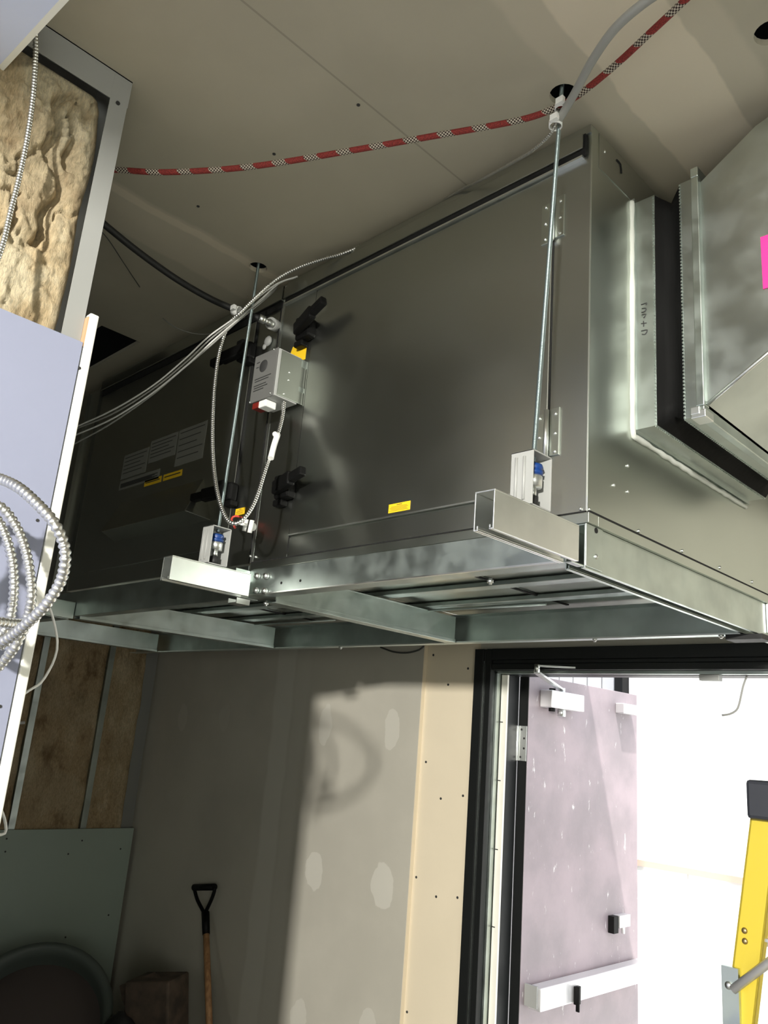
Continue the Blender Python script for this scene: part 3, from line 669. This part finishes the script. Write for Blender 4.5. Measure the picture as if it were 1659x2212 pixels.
# sealant bead, uneven, around the collar
def wob(L, i): return 0.0065 + 0.0022 * noise.noise(Vector((L * 22, 0.3, 0)))
pth = [Vector((-0.842, oy0 - 0.010, oz1)), Vector((-0.842, oy0 - 0.010, 1.0)), Vector((-0.842, oy0 - 0.010, oz0 + 0.004)), Vector((-0.842, oy0 - 0.006, oz0 - 0.016)), Vector((-0.842, 1.9, oz0 - 0.018)), Vector((-0.842, oy1 + 0.004, oz0 - 0.016))]
pts_ = []
for a, b in zip(pth, pth[1:]):
    k = max(2, int((b - a).length / 0.008)); pts_ += [a + (b - a) * i / k + Vector((0, 0, 0.002 * noise.noise(Vector(((a + (b - a) * i / k).y * 40, 2, (a + (b - a) * i / k).z * 40))))) for i in range(k)]
lab(MB().tube(pts_ + [pth[-1]], wob, 8).build('sealant_bead', M['sealant'], du), 'white uneven sealant bead')
# flexible canvas connector, sagging inwards
fx = MB(); prof = [(-0.790, 0.0), (-0.775, -0.010), (-0.757, -0.022), (-0.740, -0.012), (-0.722, 0.0)]
for i, (x, d) in enumerate(prof):
    a = -d
    pts = []
    for (ya, za, yb, zb) in ((oy0, oz1, oy0, oz0), (oy0, oz0, oy1, oz0), (oy1, oz0, oy1, oz1), (oy1, oz1, oy0, oz1)):
        for k in range(16):
            t = k / 16; y = ya + (yb - ya) * t; z = za + (zb - za) * t
            w_ = 1 + 0.6 * noise.noise(Vector((y * 9, z * 9, x * 20)))
            cy, cz = (oy0 + oy1) / 2, (oz0 + oz1) / 2
            pts.append((x, y + (a * w_ if y < cy - 0.2 else (-a * w_ if y > cy + 0.2 else 0)), z + (a * w_ if z < cz - 0.2 else (-a * w_ if z > cz + 0.2 else 0))))
    fx.v += pts
K = 64
for i in range(len(prof) - 1):
    for k in range(K): fx.face([i * K + k, i * K + (k + 1) % K, (i + 1) * K + (k + 1) % K, (i + 1) * K + k], True)
lab(fx.build('flexible_connector', M['canvas'], du, normals=True), 'black canvas connector')
# crimped metal edges of the connector
for x in (-0.7905, -0.7235):
    st = MB(); 
    for k in range(70):
        z = oz0 + (oz1 - oz0) * k / 70; st.box(x - 0.002, x + 0.001, oy0 - 0.003, oy0 + 0.001, z, z + 0.005)
    for k in range(70):
        y = oy0 + (oy1 - oy0) * k / 70; st.box(x - 0.002, x + 0.001, y, y + 0.005, oz0 - 0.003, oz0 + 0.001)
    st.build('crimped_edge', M['galv'], du)
ring(-0.724, -0.690, oy0, oy1, oz0, oz1, 0.003).build('duct_flange', M['duct'], du)
ring(-0.690, -0.672, oy0 - 0.020, oy1 + 0.02, oz0 - 0.012, oz1 + 0.012, 0.026).build('duct_flange_rim', M['galv'], du, 0.002)
cc = MB().box(-0.700, -0.668, oy0 - 0.024, oy0 + 0.018, oz0 - 0.014, oz0 + 0.004).box(-0.700, -0.680, oy0 - 0.026, oy0 - 0.020, oz0 - 0.006, oz0 + 0.012).build('corner_bracket', M['bright'], du, 0.002)
# body: bottom climbs towards the right wall
bd = MB()
yA, yB = oy0 - 0.004, oy1
for (x, z0, z1) in ((-0.672, 0.742, 1.30), (-0.545, 0.823, 1.385), (-0.35, 0.95, 1.446), (2.49, 0.95, 1.446)):
    bd.v += [(x, yA, z0), (x, yB, z0), (x, yB, z1), (x, yA, z1)]
for i in range(3):
    for k in range(4): bd.face([i * 4 + k, i * 4 + (k + 1) % 4, (i + 1) * 4 + (k + 1) % 4, (i + 1) * 4 + k])
body = bd.build('duct_body', M['duct'], du)
sm_ = MB().tube([(-0.672, yA - 0.001, 0.742), (-0.545, yA - 0.001, 0.823), (-0.35, yA - 0.001, 0.95), (2.4, yA - 0.001, 0.95)], 0.0045, 8).build('duct_seam', M['bright'], body)
lab(MB().box(-0.5461, -0.5461 + 0.05, yA - 0.003, yA - 0.001, 0.9724, 1.0973).build('marking_tag', M['pink'], du), 'bright pink marking tag')
# pen marks on the collar
pm = MB()
def stroke(px): pm.tube(spline([Vector((-0.844 + a, oy0 - 0.001, b)) for a, b in px], 0.004), 0.0012, 6)
xo = 0.020
stroke([(xo, 1.035), (xo + 0.014, 1.035), (xo + 0.012, 1.03)]); stroke([(xo + 0.002, 1.024), (xo + 0.012, 1.022), (xo + 0.010, 1.015), (xo + 0.001, 1.014)])
stroke([(xo + 0.002, 1.008), (xo + 0.012, 1.006), (xo + 0.006, 0.998)]); stroke([(xo, 0.985), (xo + 0.013, 0.983)]); stroke([(xo + 0.006, 0.990), (xo + 0.006, 0.976)])
stroke([(xo, 0.966), (xo + 0.015, 0.964), (xo + 0.010, 0.955), (xo + 0.002, 0.957)])
pm.build('pen_marks', M['ink'], du)

# ------------------------------------------------------------------ rope, conduits, cables
o = cable([(-1.8272, 0.5985, 1.3000), (-1.7368, 0.6818, 1.3000), (-1.6499, 0.7543, 1.2950), (-1.5282, 0.8470, 1.3000), (-1.4129, 0.9260, 1.3100), (-1.2559, 1.0212, 1.3250), (-1.0986, 1.1205, 1.3450), (-0.9823, 1.1941, 1.3600), (-0.9088, 1.2332, 1.3670), (-0.8532, 1.2502, 1.3720),
           (-0.7911, 1.2536, 1.3750), (-0.6931, 1.2363, 1.3800), (-0.6105, 1.2150, 1.3850), (-0.5237, 1.1918, 1.3900), (-0.4729, 1.1774, 1.3950)], 0.0072, 12).build('rope', M['rope'])
tag(o, 'red and white braided rope slung under the ceiling', 'rope')
o = cable([(-0.4910, 1.1002, 1.3300), (-0.5531, 1.1021, 1.3350), (-0.6295, 1.1223, 1.3400), (-0.7048, 1.1655, 1.3450), (-0.7737, 1.2168, 1.3500), (-0.8188, 1.2471, 1.3500), (-0.8482, 1.2620, 1.3440)], 0.0090, 12).build('liquid_tight_conduit', M['greycable'])
tag(o, 'smooth grey flexible conduit curving down from the top edge to the zip ties', 'conduit')
def ziptie(c, r, lb, tilt=(0, 0, 1), k=1.0):
    mb = MB().lathe(c, [(r, -0.007 * k), (r + 0.002, -0.007 * k), (r + 0.002, 0.007 * k), (r, 0.007 * k), (r, -0.007 * k)], tilt, 20)
    mb.box(c[0] + 0.0, c[0] + 0.018, c[1] - r - 0.010, c[1] - r, c[2] - 0.007, c[2] + 0.008)
    o = mb.build('zip_tie', M['white']); tag(o, lb, 'zip tie'); return o
ziptie((-0.8327, 1.2500, 1.3637), 0.012, 'upper white tie binding rope and conduit beside the ceiling hole')
ziptie((-0.8540, 1.2620, 1.3399), 0.013, 'lower white tie around the rod just above the cabinet')
o = conduit([(-0.8506, 1.2620, 1.3453), (-0.8768, 1.2750, 1.3340), (-0.9413, 1.3000, 1.3409), (-1.0300, 1.3300, 1.3669), (-1.1399, 1.3600, 1.3956), (-1.2228, 1.3850, 1.4228), (-1.3102, 1.4100, 1.4438)], 0.0042, 0.0060, 8).build('armored_cable', M['conduit_dull'])
tag(o, 'thin dull armored cable running from the zip ties over the cabinet top edge', 'armored cable')
o = conduit([(-1.6120, 1.4200, 1.4435), (-1.6839, 1.3850, 1.4158), (-1.7728, 1.3600, 1.4124), (-1.8463, 1.3300, 1.3963), (-1.9072, 1.3000, 1.3632), (-1.9526, 1.2700, 1.3077), (-1.9844, 1.2400, 1.2477), (-2.0254, 1.2300, 1.2163), (-2.0410, 1.2200, 1.1286), (-2.0073, 1.2000, 0.9940), (-1.9527, 1.1800, 0.8395), (-1.8946, 1.1650, 0.7097),
             (-1.8238, 1.1500, 0.5993), (-1.7711, 1.1500, 0.5298), (-1.7396, 1.1600, 0.5117), (-1.7267, 1.1800, 0.5326), (-1.7339, 1.2100, 0.5887), (-1.7605, 1.2500, 0.6970), (-1.7868, 1.2900, 0.7976), (-1.8114, 1.3200, 0.8776), (-1.8309, 1.3350, 0.9421)], 0.0062, 0.0074, 10).build('armored_cable', M['alu'])
tag(o, 'silver armored cable hanging in a long loop below the control box', 'armored cable')
o = MB().tube(spline([(-1.7715, 1.2830, 0.8089), (-1.7673, 1.2720, 0.7709), (-1.7555, 1.2580, 0.7257)], 0.01), 0.0085, 12).ball((-1.7736, 1.2750, 0.8067), 0.008).build('cable_coupling', M['white'])
tag(o, 'bright white sleeve wrapped on the looped armored cable', 'coupling')
o = cable([(-2.0498, 0.6865, 1.3800), (-2.0884, 0.8157, 1.3700), (-2.1189, 0.9419, 1.3600), (-2.1256, 1.0784, 1.3400), (-2.1157, 1.1949, 1.3250), (-2.0600, 1.2600, 1.2943), (-2.0096, 1.3000, 1.2706), (-1.9860, 1.3150, 1.2613)], 0.0105, 12).build('black_cable', M['rubber'])
tag(o, 'thick black cable sagging from the upper left to the cabinet', 'cable')
cn = MB().cyl((-1.9885, 1.3130, 1.2629), (-1.9811, 1.3300, 1.2599), 0.013).cyl((-1.9811, 1.3300, 1.2599), (-1.9848, 1.3550, 1.2624), 0.009).cyl((-1.9885, 1.3500, 1.2647), (-1.9869, 1.3680, 1.2623), 0.0125)
o = cn.build('cable_gland', M['bright']); tag(o, 'metal gland on the end of the thick black cable', 'cable gland')
ziptie((-2.0258, 1.2500, 1.2713), 0.014, 'white tie bundling black cable and wires near the left rod', (0.7, 0.3, -0.2), 1.7)
WP = [[(-2.5456, 1.0200, 0.9090), (-2.3530, 1.0575, 0.9424), (-2.1914, 1.0950, 0.9977), (-2.0867, 1.1325, 1.0741), (-2.0350, 1.1700, 1.1481), (-2.0076, 1.2400, 1.2409), (-1.9601, 1.2833, 1.3167), (-1.9312, 1.3267, 1.3738), (-1.8891, 1.3700, 1.4047)],
      [(-2.5459, 1.0240, 0.9055), (-2.3570, 1.0615, 0.9321), (-2.1958, 1.0990, 0.9895), (-2.0828, 1.1365, 1.0653), (-2.0266, 1.1740, 1.1409), (-2.0072, 1.2440, 1.2361), (-1.9686, 1.2873, 1.2970), (-1.9574, 1.3307, 1.3585), (-1.9980, 1.3740, 1.4116)],
      [(-2.5530, 1.0280, 0.8854), (-2.3746, 1.0655, 0.9169), (-2.2128, 1.1030, 0.9766), (-2.0889, 1.1405, 1.0546), (-2.0229, 1.1780, 1.1320), (-2.0075, 1.2480, 1.2348), (-1.9687, 1.2913, 1.3071), (-1.9351, 1.3347, 1.3792), (-1.9117, 1.3780, 1.4122)],
      [(-2.5595, 1.0320, 0.8553), (-2.3930, 1.0695, 0.9033), (-2.2268, 1.1070, 0.9722), (-2.1006, 1.1445, 1.0549), (-2.0227, 1.1820, 1.1274), (-2.0078, 1.2520, 1.2334), (-1.9817, 1.2953, 1.2970), (-1.9798, 1.3387, 1.3587), (-2.0136, 1.3820, 1.4143)]]
for i, pts in enumerate(WP):
    o = cable(pts, 0.0026, 8).build('thin_wire', M['greycable'] if i % 2 else M['white'])
    tag(o, ('topmost of the pale wires crossing the lavender sheet edge', 'second pale wire from the top at the lavender sheet edge', 'third pale wire from the top at the lavender sheet edge', 'lowest of the pale wires crossing the lavender sheet edge')[i], 'wire', 'pale wires bundled at the black cable')
o = cable([(-2.1507, 0.8008, 1.4000), (-2.1924, 0.8695, 1.4000), (-2.2800, 0.9606, 1.4100), (-2.3657, 1.0426, 1.4250), (-2.4369, 1.1090, 1.4400)], 0.0016, 6).build('thin_wire', M['darkwire'])
tag(o, 'fine dark wire hanging below the thick black cable', 'wire')
o = cable([(-2.5787, 1.2836, 1.4450), (-2.5185, 1.3000, 1.4000), (-2.4651, 1.3300, 1.3735), (-2.4006, 1.3600, 1.3568), (-2.2805, 1.3800, 1.3383)], 0.0016, 6).build('thin_wire', M['greycable'])
tag(o, 'fine pale wire curling from the ceiling towards the left latch', 'wire')
o = conduit([(-1.5600, 0.3838, 1.4260), (-1.5600, 0.3858, 1.3761), (-1.5700, 0.4003, 1.3240), (-1.5750, 0.4138, 1.2419), (-1.5750, 0.4218, 1.1428), (-1.5700, 0.4233, 1.0398), (-1.5600, 0.4197, 0.9459), (-1.5500, 0.4167, 0.8663), (-1.5400, 0.4054, 0.7753)], 0.0062, 0.0070, 10).build('armored_cable', M['alu'])
tag(o, 'armored cable hanging in front of the tan insulation at the upper left', 'armored cable')
loops = [(-1.4200, 0.3962, 0.3703), (-1.3600, 0.4133, 0.3630), (-1.3200, 0.4299, 0.3515), (-1.2700, 0.4432, 0.3323), (-1.2300, 0.4609, 0.3048), (-1.2000, 0.4785, 0.2766), (-1.2000, 0.4988, 0.2503), (-1.2000, 0.5076, 0.2235), (-1.2200, 0.5148, 0.1922), (-1.2500, 0.5115, 0.1577), (-1.2900, 0.5059, 0.1320), (-1.3400, 0.5013, 0.1098), (-1.3900, 0.4874, 0.0921), (-1.4300, 0.4557, 0.1036), (-1.4600, 0.4167, 0.1979), (-1.4700, 0.4179, 0.3109), (-1.4600, 0.4451, 0.3455), (-1.4500, 0.4819, 0.3388), (-1.4400, 0.5091, 0.3116), (-1.4300, 0.5310, 0.2713), (-1.4200, 0.5444, 0.2279), (-1.4200, 0.5546, 0.1891), (-1.4400, 0.5624, 0.1592), (-1.4600, 0.5594, 0.1336), (-1.4800, 0.5410, 0.1050), (-1.5000, 0.5033, 0.0963), (-1.5000, 0.4412, 0.1423), (-1.5200, 0.4222, 0.2607), (-1.5300, 0.4631, 0.3395), (-1.5200, 0.5016, 0.3323), (-1.5100, 0.5223, 0.3012), (-1.5000, 0.5386, 0.2590), (-1.5000, 0.5509, 0.2146), (-1.5100, 0.5596, 0.1704), (-1.5200, 0.5591, 0.1390), (-1.5400, 0.5375, 0.1140), (-1.5500, 0.4847, 0.1191), (-1.5000, 0.4282, 0.2033), (-1.4500, 0.4048, 0.2729), (-1.3700, 0.4041, 0.1883), (-1.3500, 0.4428, 0.1355), (-1.3800, 0.5042, 0.1355), (-1.4200, 0.5502, 0.1388), (-1.4200, 0.5466, 0.1099), (-1.4400, 0.5445, 0.0897), (-1.4600, 0.5404, 0.0706), (-1.4800, 0.5241, 0.0360)]
o = conduit(loops, 0.0092, 0.0100, 12).build('armored_cable_coil', M['alu'])
tag(o, 'large coil of silver armored cable hanging in front of the lavender sheet', 'armored cable')
o = cable([(-1.6600, 0.6538, 0.2506), (-1.7200, 0.7042, 0.2250), (-1.7500, 0.7351, 0.2018), (-1.7800, 0.7695, 0.1525), (-1.7800, 0.7711, 0.1174), (-1.7700, 0.7584, 0.0860), (-1.7600, 0.7420, 0.0598), (-1.7400, 0.7142, 0.0429), (-1.7000, 0.6737, 0.0213)], 0.0028, 8).build('white_cable', M['white'])
tag(o, 'thin white cable bowing out past the lavender sheet edge', 'cable')
o = cable([(-1.9000, 0.7261, -0.1644), (-1.9000, 0.7643, -0.2068), (-1.9000, 0.7830, -0.2402), (-1.9000, 0.7849, -0.2591), (-1.9000, 0.7676, -0.2616), (-1.9000, 0.7358, -0.2583)], 0.0035, 8).build('white_cable', M['white'])
tag(o, 'white cable loop at the left frame edge above the low grey sheet', 'cable')
o = cable([(-1.9916, 1.3300, 0.5734), (-2.0323, 1.3400, 0.6072), (-2.0298, 1.3500, 0.6196), (-2.0092, 1.3600, 0.6150), (-2.0006, 1.3700, 0.5988)], 0.0035, 8).build('red_wire', M['redwire'])
tag(o, 'short red wire curl behind the armored cable loop', 'wire')
pr = MB()
pr.cyl((-1.8939, 1.3000, 0.5787), (-1.9002, 1.3000, 0.5450), 0.0062, 12).cyl((-1.8803, 1.3100, 0.5766), (-1.8860, 1.3100, 0.5402), 0.0068, 12).ball((-1.9048, 1.3300, 0.5653), 0.013).cyl((-1.8769, 1.2700, 0.5567), (-1.8926, 1.3000, 0.5619), 0.005, 8)
o = pr.build('pipe_fitting', M['white']); tag(o, 'pair of small white pipe fittings under the lower left latch', 'fitting')
o = cable([(-2.7615, 2.7440, 0.4249), (-2.6734, 2.7440, 0.4016), (-2.5842, 2.7440, 0.3959), (-2.5135, 2.7440, 0.4074), (-2.4868, 2.7440, 0.4235)], 0.004, 8).build('dark_cable', M['darkwire'])
tag(o, 'short dark cable drooping below the back rail beside the cream strip', 'cable')

# ------------------------------------------------------------------ door
dr = thing('door_1', (-1.5, 2.8, ZF), None, None, None, 'structure')
# frame: stepped black profile around the opening
pf = [(0.0, YF + 0.030), (0.0, YF - 0.006), (0.045, YF - 0.006), (0.047, YF + 0.004), (0.060, YF + 0.004), (0.062, YF - 0.004), (0.086, YF - 0.004), (0.086, YF + 0.060), (0.100, YF + 0.060), (0.100, YF + 0.145), (0.0, YF + 0.145)]
fl = MB().prism([(DX0 + a, y, ZF) for a, y in pf], (0, 0, DZ - ZF - 0.0))
fl.prism([(DX1 - a, y, ZF) for a, y in pf], (0, 0, DZ - ZF - 0.0))
hp = [(DX0 + 0.09, y, DZ - a) for a, y in pf]
fl.prism(hp, (DX1 - DX0 - 0.18, 0, 0)).build('door_frame', M['blackpaint'], dr, 0.0015)
MB().box(DX0 + 0.0462, DX0 + 0.0470, YF - 0.002, YF + 0.002, ZF, DZ - 0.05).box(DX0 + 0.087, DX0 + 0.096, YF + 0.030, YF + 0.0595, ZF, DZ - 0.09).build('frame_bead', M['galv'], dr)
MB().box(DX0 + 0.087, DX1 - 0.087, YF + 0.030, YF + 0.0595, DZ - 0.098, DZ - 0.0865).build('frame_bead', M['galv'], dr)
MB().box(DX0 + 0.1005, DX0 + 0.130, YF + 0.056, YF + 0.066, ZF, DZ - 0.101).build('weatherstrip', M['weather'], dr)
for z in (0.11, -0.12, -0.38, -0.66): MB().box(DX0 + 0.101, DX0 + 0.114, YF + 0.0545, YF + 0.056, z, z + 0.004).build('strip_fastener', M['ink'], dr)
MB().box(DX0 + 0.1005, DX0 + 0.126, YF + 0.0665, YF + 0.145, ZF, DZ - 0.10).build('hinge_jamb', M['blackpaint'], dr)
LX0, LX1, LY0, LY1, LT = -2.066, -2.020, 2.905, 3.83, 0.318
leaf = MB().box(LX0, LX1, LY0, LY1, ZF + 0.01, LT).build('door_leaf', M['doorpaint'], dr, 0.0015)
MB().box(LX0 + 0.0005, LX1 - 0.001, LY0 - 0.0025, LY0 - 0.0002, ZF + 0.01, LT - 0.001).build('leaf_edge', M['blackpaint'], leaf)
for z in (0.035, -1.10):
    hg = MB().box(LX0 + 0.004, LX1 - 0.002, LY0 - 0.005, LY0 - 0.0026, z - 0.07, z + 0.07).cyl((LX0 - 0.002, LY0 - 0.010, z - 0.07), (LX0 - 0.002, LY0 - 0.010, z + 0.07), 0.007, 12).build('door_hinge', M['bright'], dr, 0.0005)
    for (dx, dz) in ((0.018, 0.055), (0.032, 0.020), (0.032, -0.020), (0.016, -0.055)): MB().cyl((LX0 + dx, LY0 - 0.0065, z + dz), (LX0 + dx, LY0 - 0.0045, z + dz), 0.0045, 10).build('hinge_screw', M['ink'], hg)
dc = MB().box(LX1, LX1 + 0.062, 2.985, 3.24, 0.190, 0.262).build('door_closer', M['closer'], leaf, 0.004)
MB().cyl((LX1 + 0.035, 3.10, 0.262), (LX1 + 0.035, 3.10, 0.280), 0.014).cyl((LX1 + 0.035, 3.10, 0.160), (LX1 + 0.035, 3.10, 0.190), 0.018).build('closer_pinion', M['bright'], dc)
MB().cyl((LX1 + 0.032, 3.03, 0.262), (LX1 + 0.032, 3.03, 0.272), 0.014).cyl((LX1 + 0.032, 3.03, 0.176), (LX1 + 0.032, 3.03, 0.190), 0.014).build('closer_cap', M['black'], dc)
el = Vector((-1.8439, 2.7000, 0.3142))
MB().bar((LX1 + 0.035, 3.10, 0.272), el - Vector((0, 0, 0.012)), 0.024, 0.008).bar(el + Vector((0, 0, 0.014)), (-1.70, 2.748, 0.325), 0.018, 0.006).cyl(el - Vector((0, 0, 0.012)), el + Vector((0, 0, 0.020)), 0.011).build('closer_arm', M['bright'], dc)
MB().box(LX1, LX1 + 0.045, 3.62, 3.76, 0.215, 0.262).build('door_stop_block', M['closer'], leaf, 0.003)
pbr = MB().box(LX1 + 0.010, LX1 + 0.068, 2.945, 3.80, -0.940, -0.860).build('panic_bar', M['closer'], leaf, 0.004)
MB().box(LX1, LX1 + 0.056, 2.935, 2.9445, -0.930, -0.855).build('bar_end_cap', M['housing'], pbr)
lab(MB().box(LX1 + 0.068, LX1 + 0.084, 3.175, 3.205, -0.945, -0.880).box(LX1 + 0.084, LX1 + 0.100, 3.165, 3.172, -0.965, -0.875).build('bar_knob', M['black'], pbr, 0.002), 'black plastic knob')
lt = MB().box(LX1, LX1 + 0.030, 3.56, 3.60, -0.735, -0.665).build('latch_case', M['black'], leaf, 0.002)
MB().box(LX1, LX1 + 0.034, 3.605, 3.70, -0.715, -0.665).cyl((LX1 + 0.03, 3.64, -0.74), (LX1 + 0.03, 3.64, -0.70), 0.008).build('latch_bolt', M['closer'], leaf, 0.002)
MB().box(-1.235, -1.165, YF + 0.03, YF + 0.058, DZ - 0.120, DZ - 0.0985).build('header_strike', M['housing'], dr, 0.002)

# ------------------------------------------------------------------ outside, seen through the door
struct(MB().box(-12, 10, YF + 0.15, 14, ZF - 0.12, ZF - 0.02).build('ground', M['outwhite']))
WY = 5.2
struct(MB().box(-2.80, 8, WY, WY + 0.3, -0.60, 1.6).build('wall_outside', M['outwhite']))
struct(MB().box(-2.80, 8, WY - 0.02, WY + 0.3, ZF - 0.02, -0.635).build('wall_outside_base', M['block']))
struct(MB().box(-2.80, 8, WY - 0.03, WY + 0.3, -0.635, -0.60).build('trim_1', M['coping']))
sd = MB(); 
for k in range(40): sd.box(-2.86 - 0.115 * (k + 1), -2.86 - 0.115 * k - 0.008, WY - 0.05, WY + 0.1, ZF, 1.6)
sd = struct(sd.build('wall_siding', M['siding']))
MB().box(-8.0, -2.86, WY + 0.1, WY + 0.2, ZF, 1.6).build('siding_backing', M['gap'], sd)
o = MB().box(-2.86, -2.80, WY - 0.09, WY - 0.01, ZF - 0.02, 1.6).build('downpipe', M['black']); tag(o, 'black vertical downpipe beside the grey siding outside', 'downpipe')
o = cable([(-1.0818, 2.8200, 0.3178), (-1.1003, 2.8200, 0.2749), (-1.1164, 2.8200, 0.2137), (-1.1280, 2.8200, 0.1906), (-1.1516, 2.8200, 0.1777), (-1.1752, 2.8200, 0.1738)], 0.0035, 8).build('dangling_wire', M['greycable'])
tag(o, 'wire hook dangling in the bright doorway', 'wire')

# ------------------------------------------------------------------ step ladder
ld = thing('step_ladder', (-0.62, 2.1, ZF), 'yellow fibreglass step ladder with black cap at the right edge of the doorway', 'ladder')
ly0, ly1 = 1.90, 2.22
MB().box(-0.735, -0.48, ly0 - 0.03, ly1 + 0.03, -0.098, -0.018).build('ladder_cap', M['capblack'], ld, 0.008)
def lrail(y, sgn, xt, xb, yflare):
    # C-shaped rail, leaning from cap to floor
    p0 = Vector((xt, y, -0.098)); p1 = Vector((xb, y + yflare, ZF + 0.02)); d = p1 - p0
    mb = MB()
    for (dx0, dx1, dy0, dy1) in ((0.0, 0.056, 0.0, 0.004), (0.0, 0.004, 0.0, 0.022 * sgn), (0.052, 0.056, 0.0, 0.022 * sgn)):
        a0, a1 = sorted((dy0, dy1))
        mb.prism([p0 + Vector((dx0, a0, 0)), p0 + Vector((dx1, a0, 0)), p0 + Vector((dx1, a1, 0)), p0 + Vector((dx0, a1, 0))], d)
    return mb
lrail(ly0, 1, -0.738, -0.99, -0.07).build('front_rail', M['yellowrail'], ld)
lrail(ly1, -1, -0.738, -0.99, 0.07).build('front_rail', M['yellowrail'], ld)
lrail(ly0 + 0.02, 1, -0.55, -0.10, -0.07).build('rear_rail', M['yellowrail'], ld)
lrail(ly1 - 0.02, -1, -0.55, -0.10, 0.07).build('rear_rail', M['yellowrail'], ld)
for z in (-0.33, -0.63, -0.93, -1.23, -1.53):
    xx = -0.738 - 0.252 * (-0.098 - z) / 1.69; fl_ = 0.07 * (-0.098 - z) / 1.69
    MB().box(xx + 0.004, xx + 0.078, ly0 - fl_ + 0.005, ly1 + fl_ - 0.005, z - 0.006, z).box(xx + 0.004, xx + 0.008, ly0 - fl_ + 0.005, ly1 + fl_ - 0.005, z - 0.04, z).build('step', M['alu'], ld)
    bl = MB()
    for dx in (0.012, 0.040):
        pass
    for dz in (0.008, -0.012): bl.ball((xx + 0.018, ly0 - fl_ - 0.0015, z + dz), 0.0065, 1, 0.7, 1, 10)
    bl.build('rivet', mat('brass', (0.45, 0.34, 0.15), 0.35, 0.9), ld)
br_ = MB().cyl((-0.775, ly0 - 0.030, -0.435), (-0.47, ly0 - 0.030, -0.16), 0.009).build('spreader_bar', M['closer'], ld)
MB().box(-0.800, -0.765, ly0 - 0.026, ly0 - 0.016, -0.52, -0.395).build('spreader_bracket', M['galv'], ld)
MB().ball((-0.785, ly0 - 0.028, -0.43), 0.008, 1, 0.6, 1, 10).build('rivet', M['bright'], ld)

# ------------------------------------------------------------------ shovel, bin, clutter in the corner
sh = thing('shovel', (-3.55, 2.55, ZF), 'shovel with black D grip and wooden shaft leaning on the far wall', 'shovel')
s0 = Vector((-3.8633, 2.7150, -0.9424)); s1 = Vector((-3.5086, 2.6000, -1.5033)); dv = (s1 - s0).normalized()
MB().tube([s0 + dv * 0.04, s0 + dv * 0.35, s0 + dv * 0.95], 0.0165, 12).build('shaft', M['wood'], sh)
MB().cyl(s0 - dv * 0.01, s0 + dv * 0.10, 0.021, 14, 0.019).build('socket', M['black'], sh)
gr = [(-3.8772, 2.7150, -0.9384), (-3.9504, 2.7150, -0.8915), (-3.9871, 2.7150, -0.8526), (-4.0003, 2.7150, -0.8366)]
gl = [(-3.8690, 2.7150, -0.9369), (-3.8297, 2.7150, -0.8699), (-3.8114, 2.7150, -0.8224), (-3.8119, 2.7150, -0.8025)]
MB().tube(spline(gr, 0.01), 0.0095, 10).tube(spline(gl, 0.01), 0.0095, 10).cyl(gr[-1], gl[-1], 0.0165, 14).build('grip', M['black'], sh, 0)
e = s0 + dv * 0.95
MB().prism([(e.x - 0.11, e.y, e.z), (e.x + 0.11, e.y, e.z), (e.x + 0.11, e.y - 0.03, max(ZF + 0.01, e.z - 0.20)), (e.x, e.y - 0.04, max(ZF + 0.003, e.z - 0.27)), (e.x - 0.11, e.y - 0.03, max(ZF + 0.01, e.z - 0.20))], (0, 0.005, 0)).build('blade', M['galv'], sh)
bn = thing('round_bin', (-4.25, 2.15, ZF), 'dark grey round plastic bin under the low drywall sheet at lower left', 'bin')
c0 = Vector((-4.16, 2.02, ZF + 0.40)); R_ = 0.34; BA = Vector((0.62, -0.38, 0.70)).normalized()
MB().lathe(c0, [(R_ * 0.80, -0.50), (R_ * 0.97, 0.02), (R_ * 1.04, 0.02), (R_ * 1.06, 0.05), (R_ * 1.03, 0.06), (R_ * 0.95, 0.055), (R_ * 0.92, 0.0), (R_ * 0.78, -0.47), (0.001, -0.47)], BA, 48).build('bin_shell', M['bin'], bn)
MB().lathe(c0, [(0.0, -0.03), (R_ * 0.5, -0.02), (R_ * 0.915, -0.06)], BA, 40).build('bin_contents', M['bin_in'], bn)
hp_ = [(-4.02, 2.02, ZF + 0.48), (-4.0, 2.0, ZF + 0.60), (-3.95, 2.05, ZF + 0.62)]
bx = MB()
c = Vector((-3.7696, 2.4500, -1.2898)); 
bx.obox(c - Vector((0, 0, 0.10)), (0.11, 0.05, 0.02), (-0.05, 0.09, 0.0), (-0.05, 0.0, 0.20))
o = bx.build('cardboard_box', M['card'], bevel=0.01); 
tag(o, 'crumpled dark brown cardboard box standing between bin and shovel', 'box')
MB().prism([c + Vector((-0.22, -0.10, 0.03)), c + Vector((-0.06, -0.02, 0.115)), c + Vector((0.02, -0.02, 0.10)), c + Vector((-0.12, -0.12, -0.03))], (0.0, 0.008, 0.004)).build('box_flap', M['card'], o)
bg_ = MB(); cb_ = Vector((-3.8100, 2.2800, -1.3434))
bg_.ball(cb_ - Vector((0, 0, 0.12)), 0.15, 0.8, 0.6, 1.0, 28)
for i, v_ in enumerate(bg_.v):
    q = Vector(v_); d = noise.fractal(q * 7, 1, 2, 4) * 0.05; dd = (q - cb_).normalized(); q = q + dd * d; bg_.v[i] = (q.x, q.y, max(q.z, ZF + 0.002))
o = bg_.build('rubbish_bag', M['rubber']); tag(o, 'black rubbish bag slumped between the round bin and the box', 'bag')

for ob in sc.objects:
    if '_w' in ob: del ob['_w']
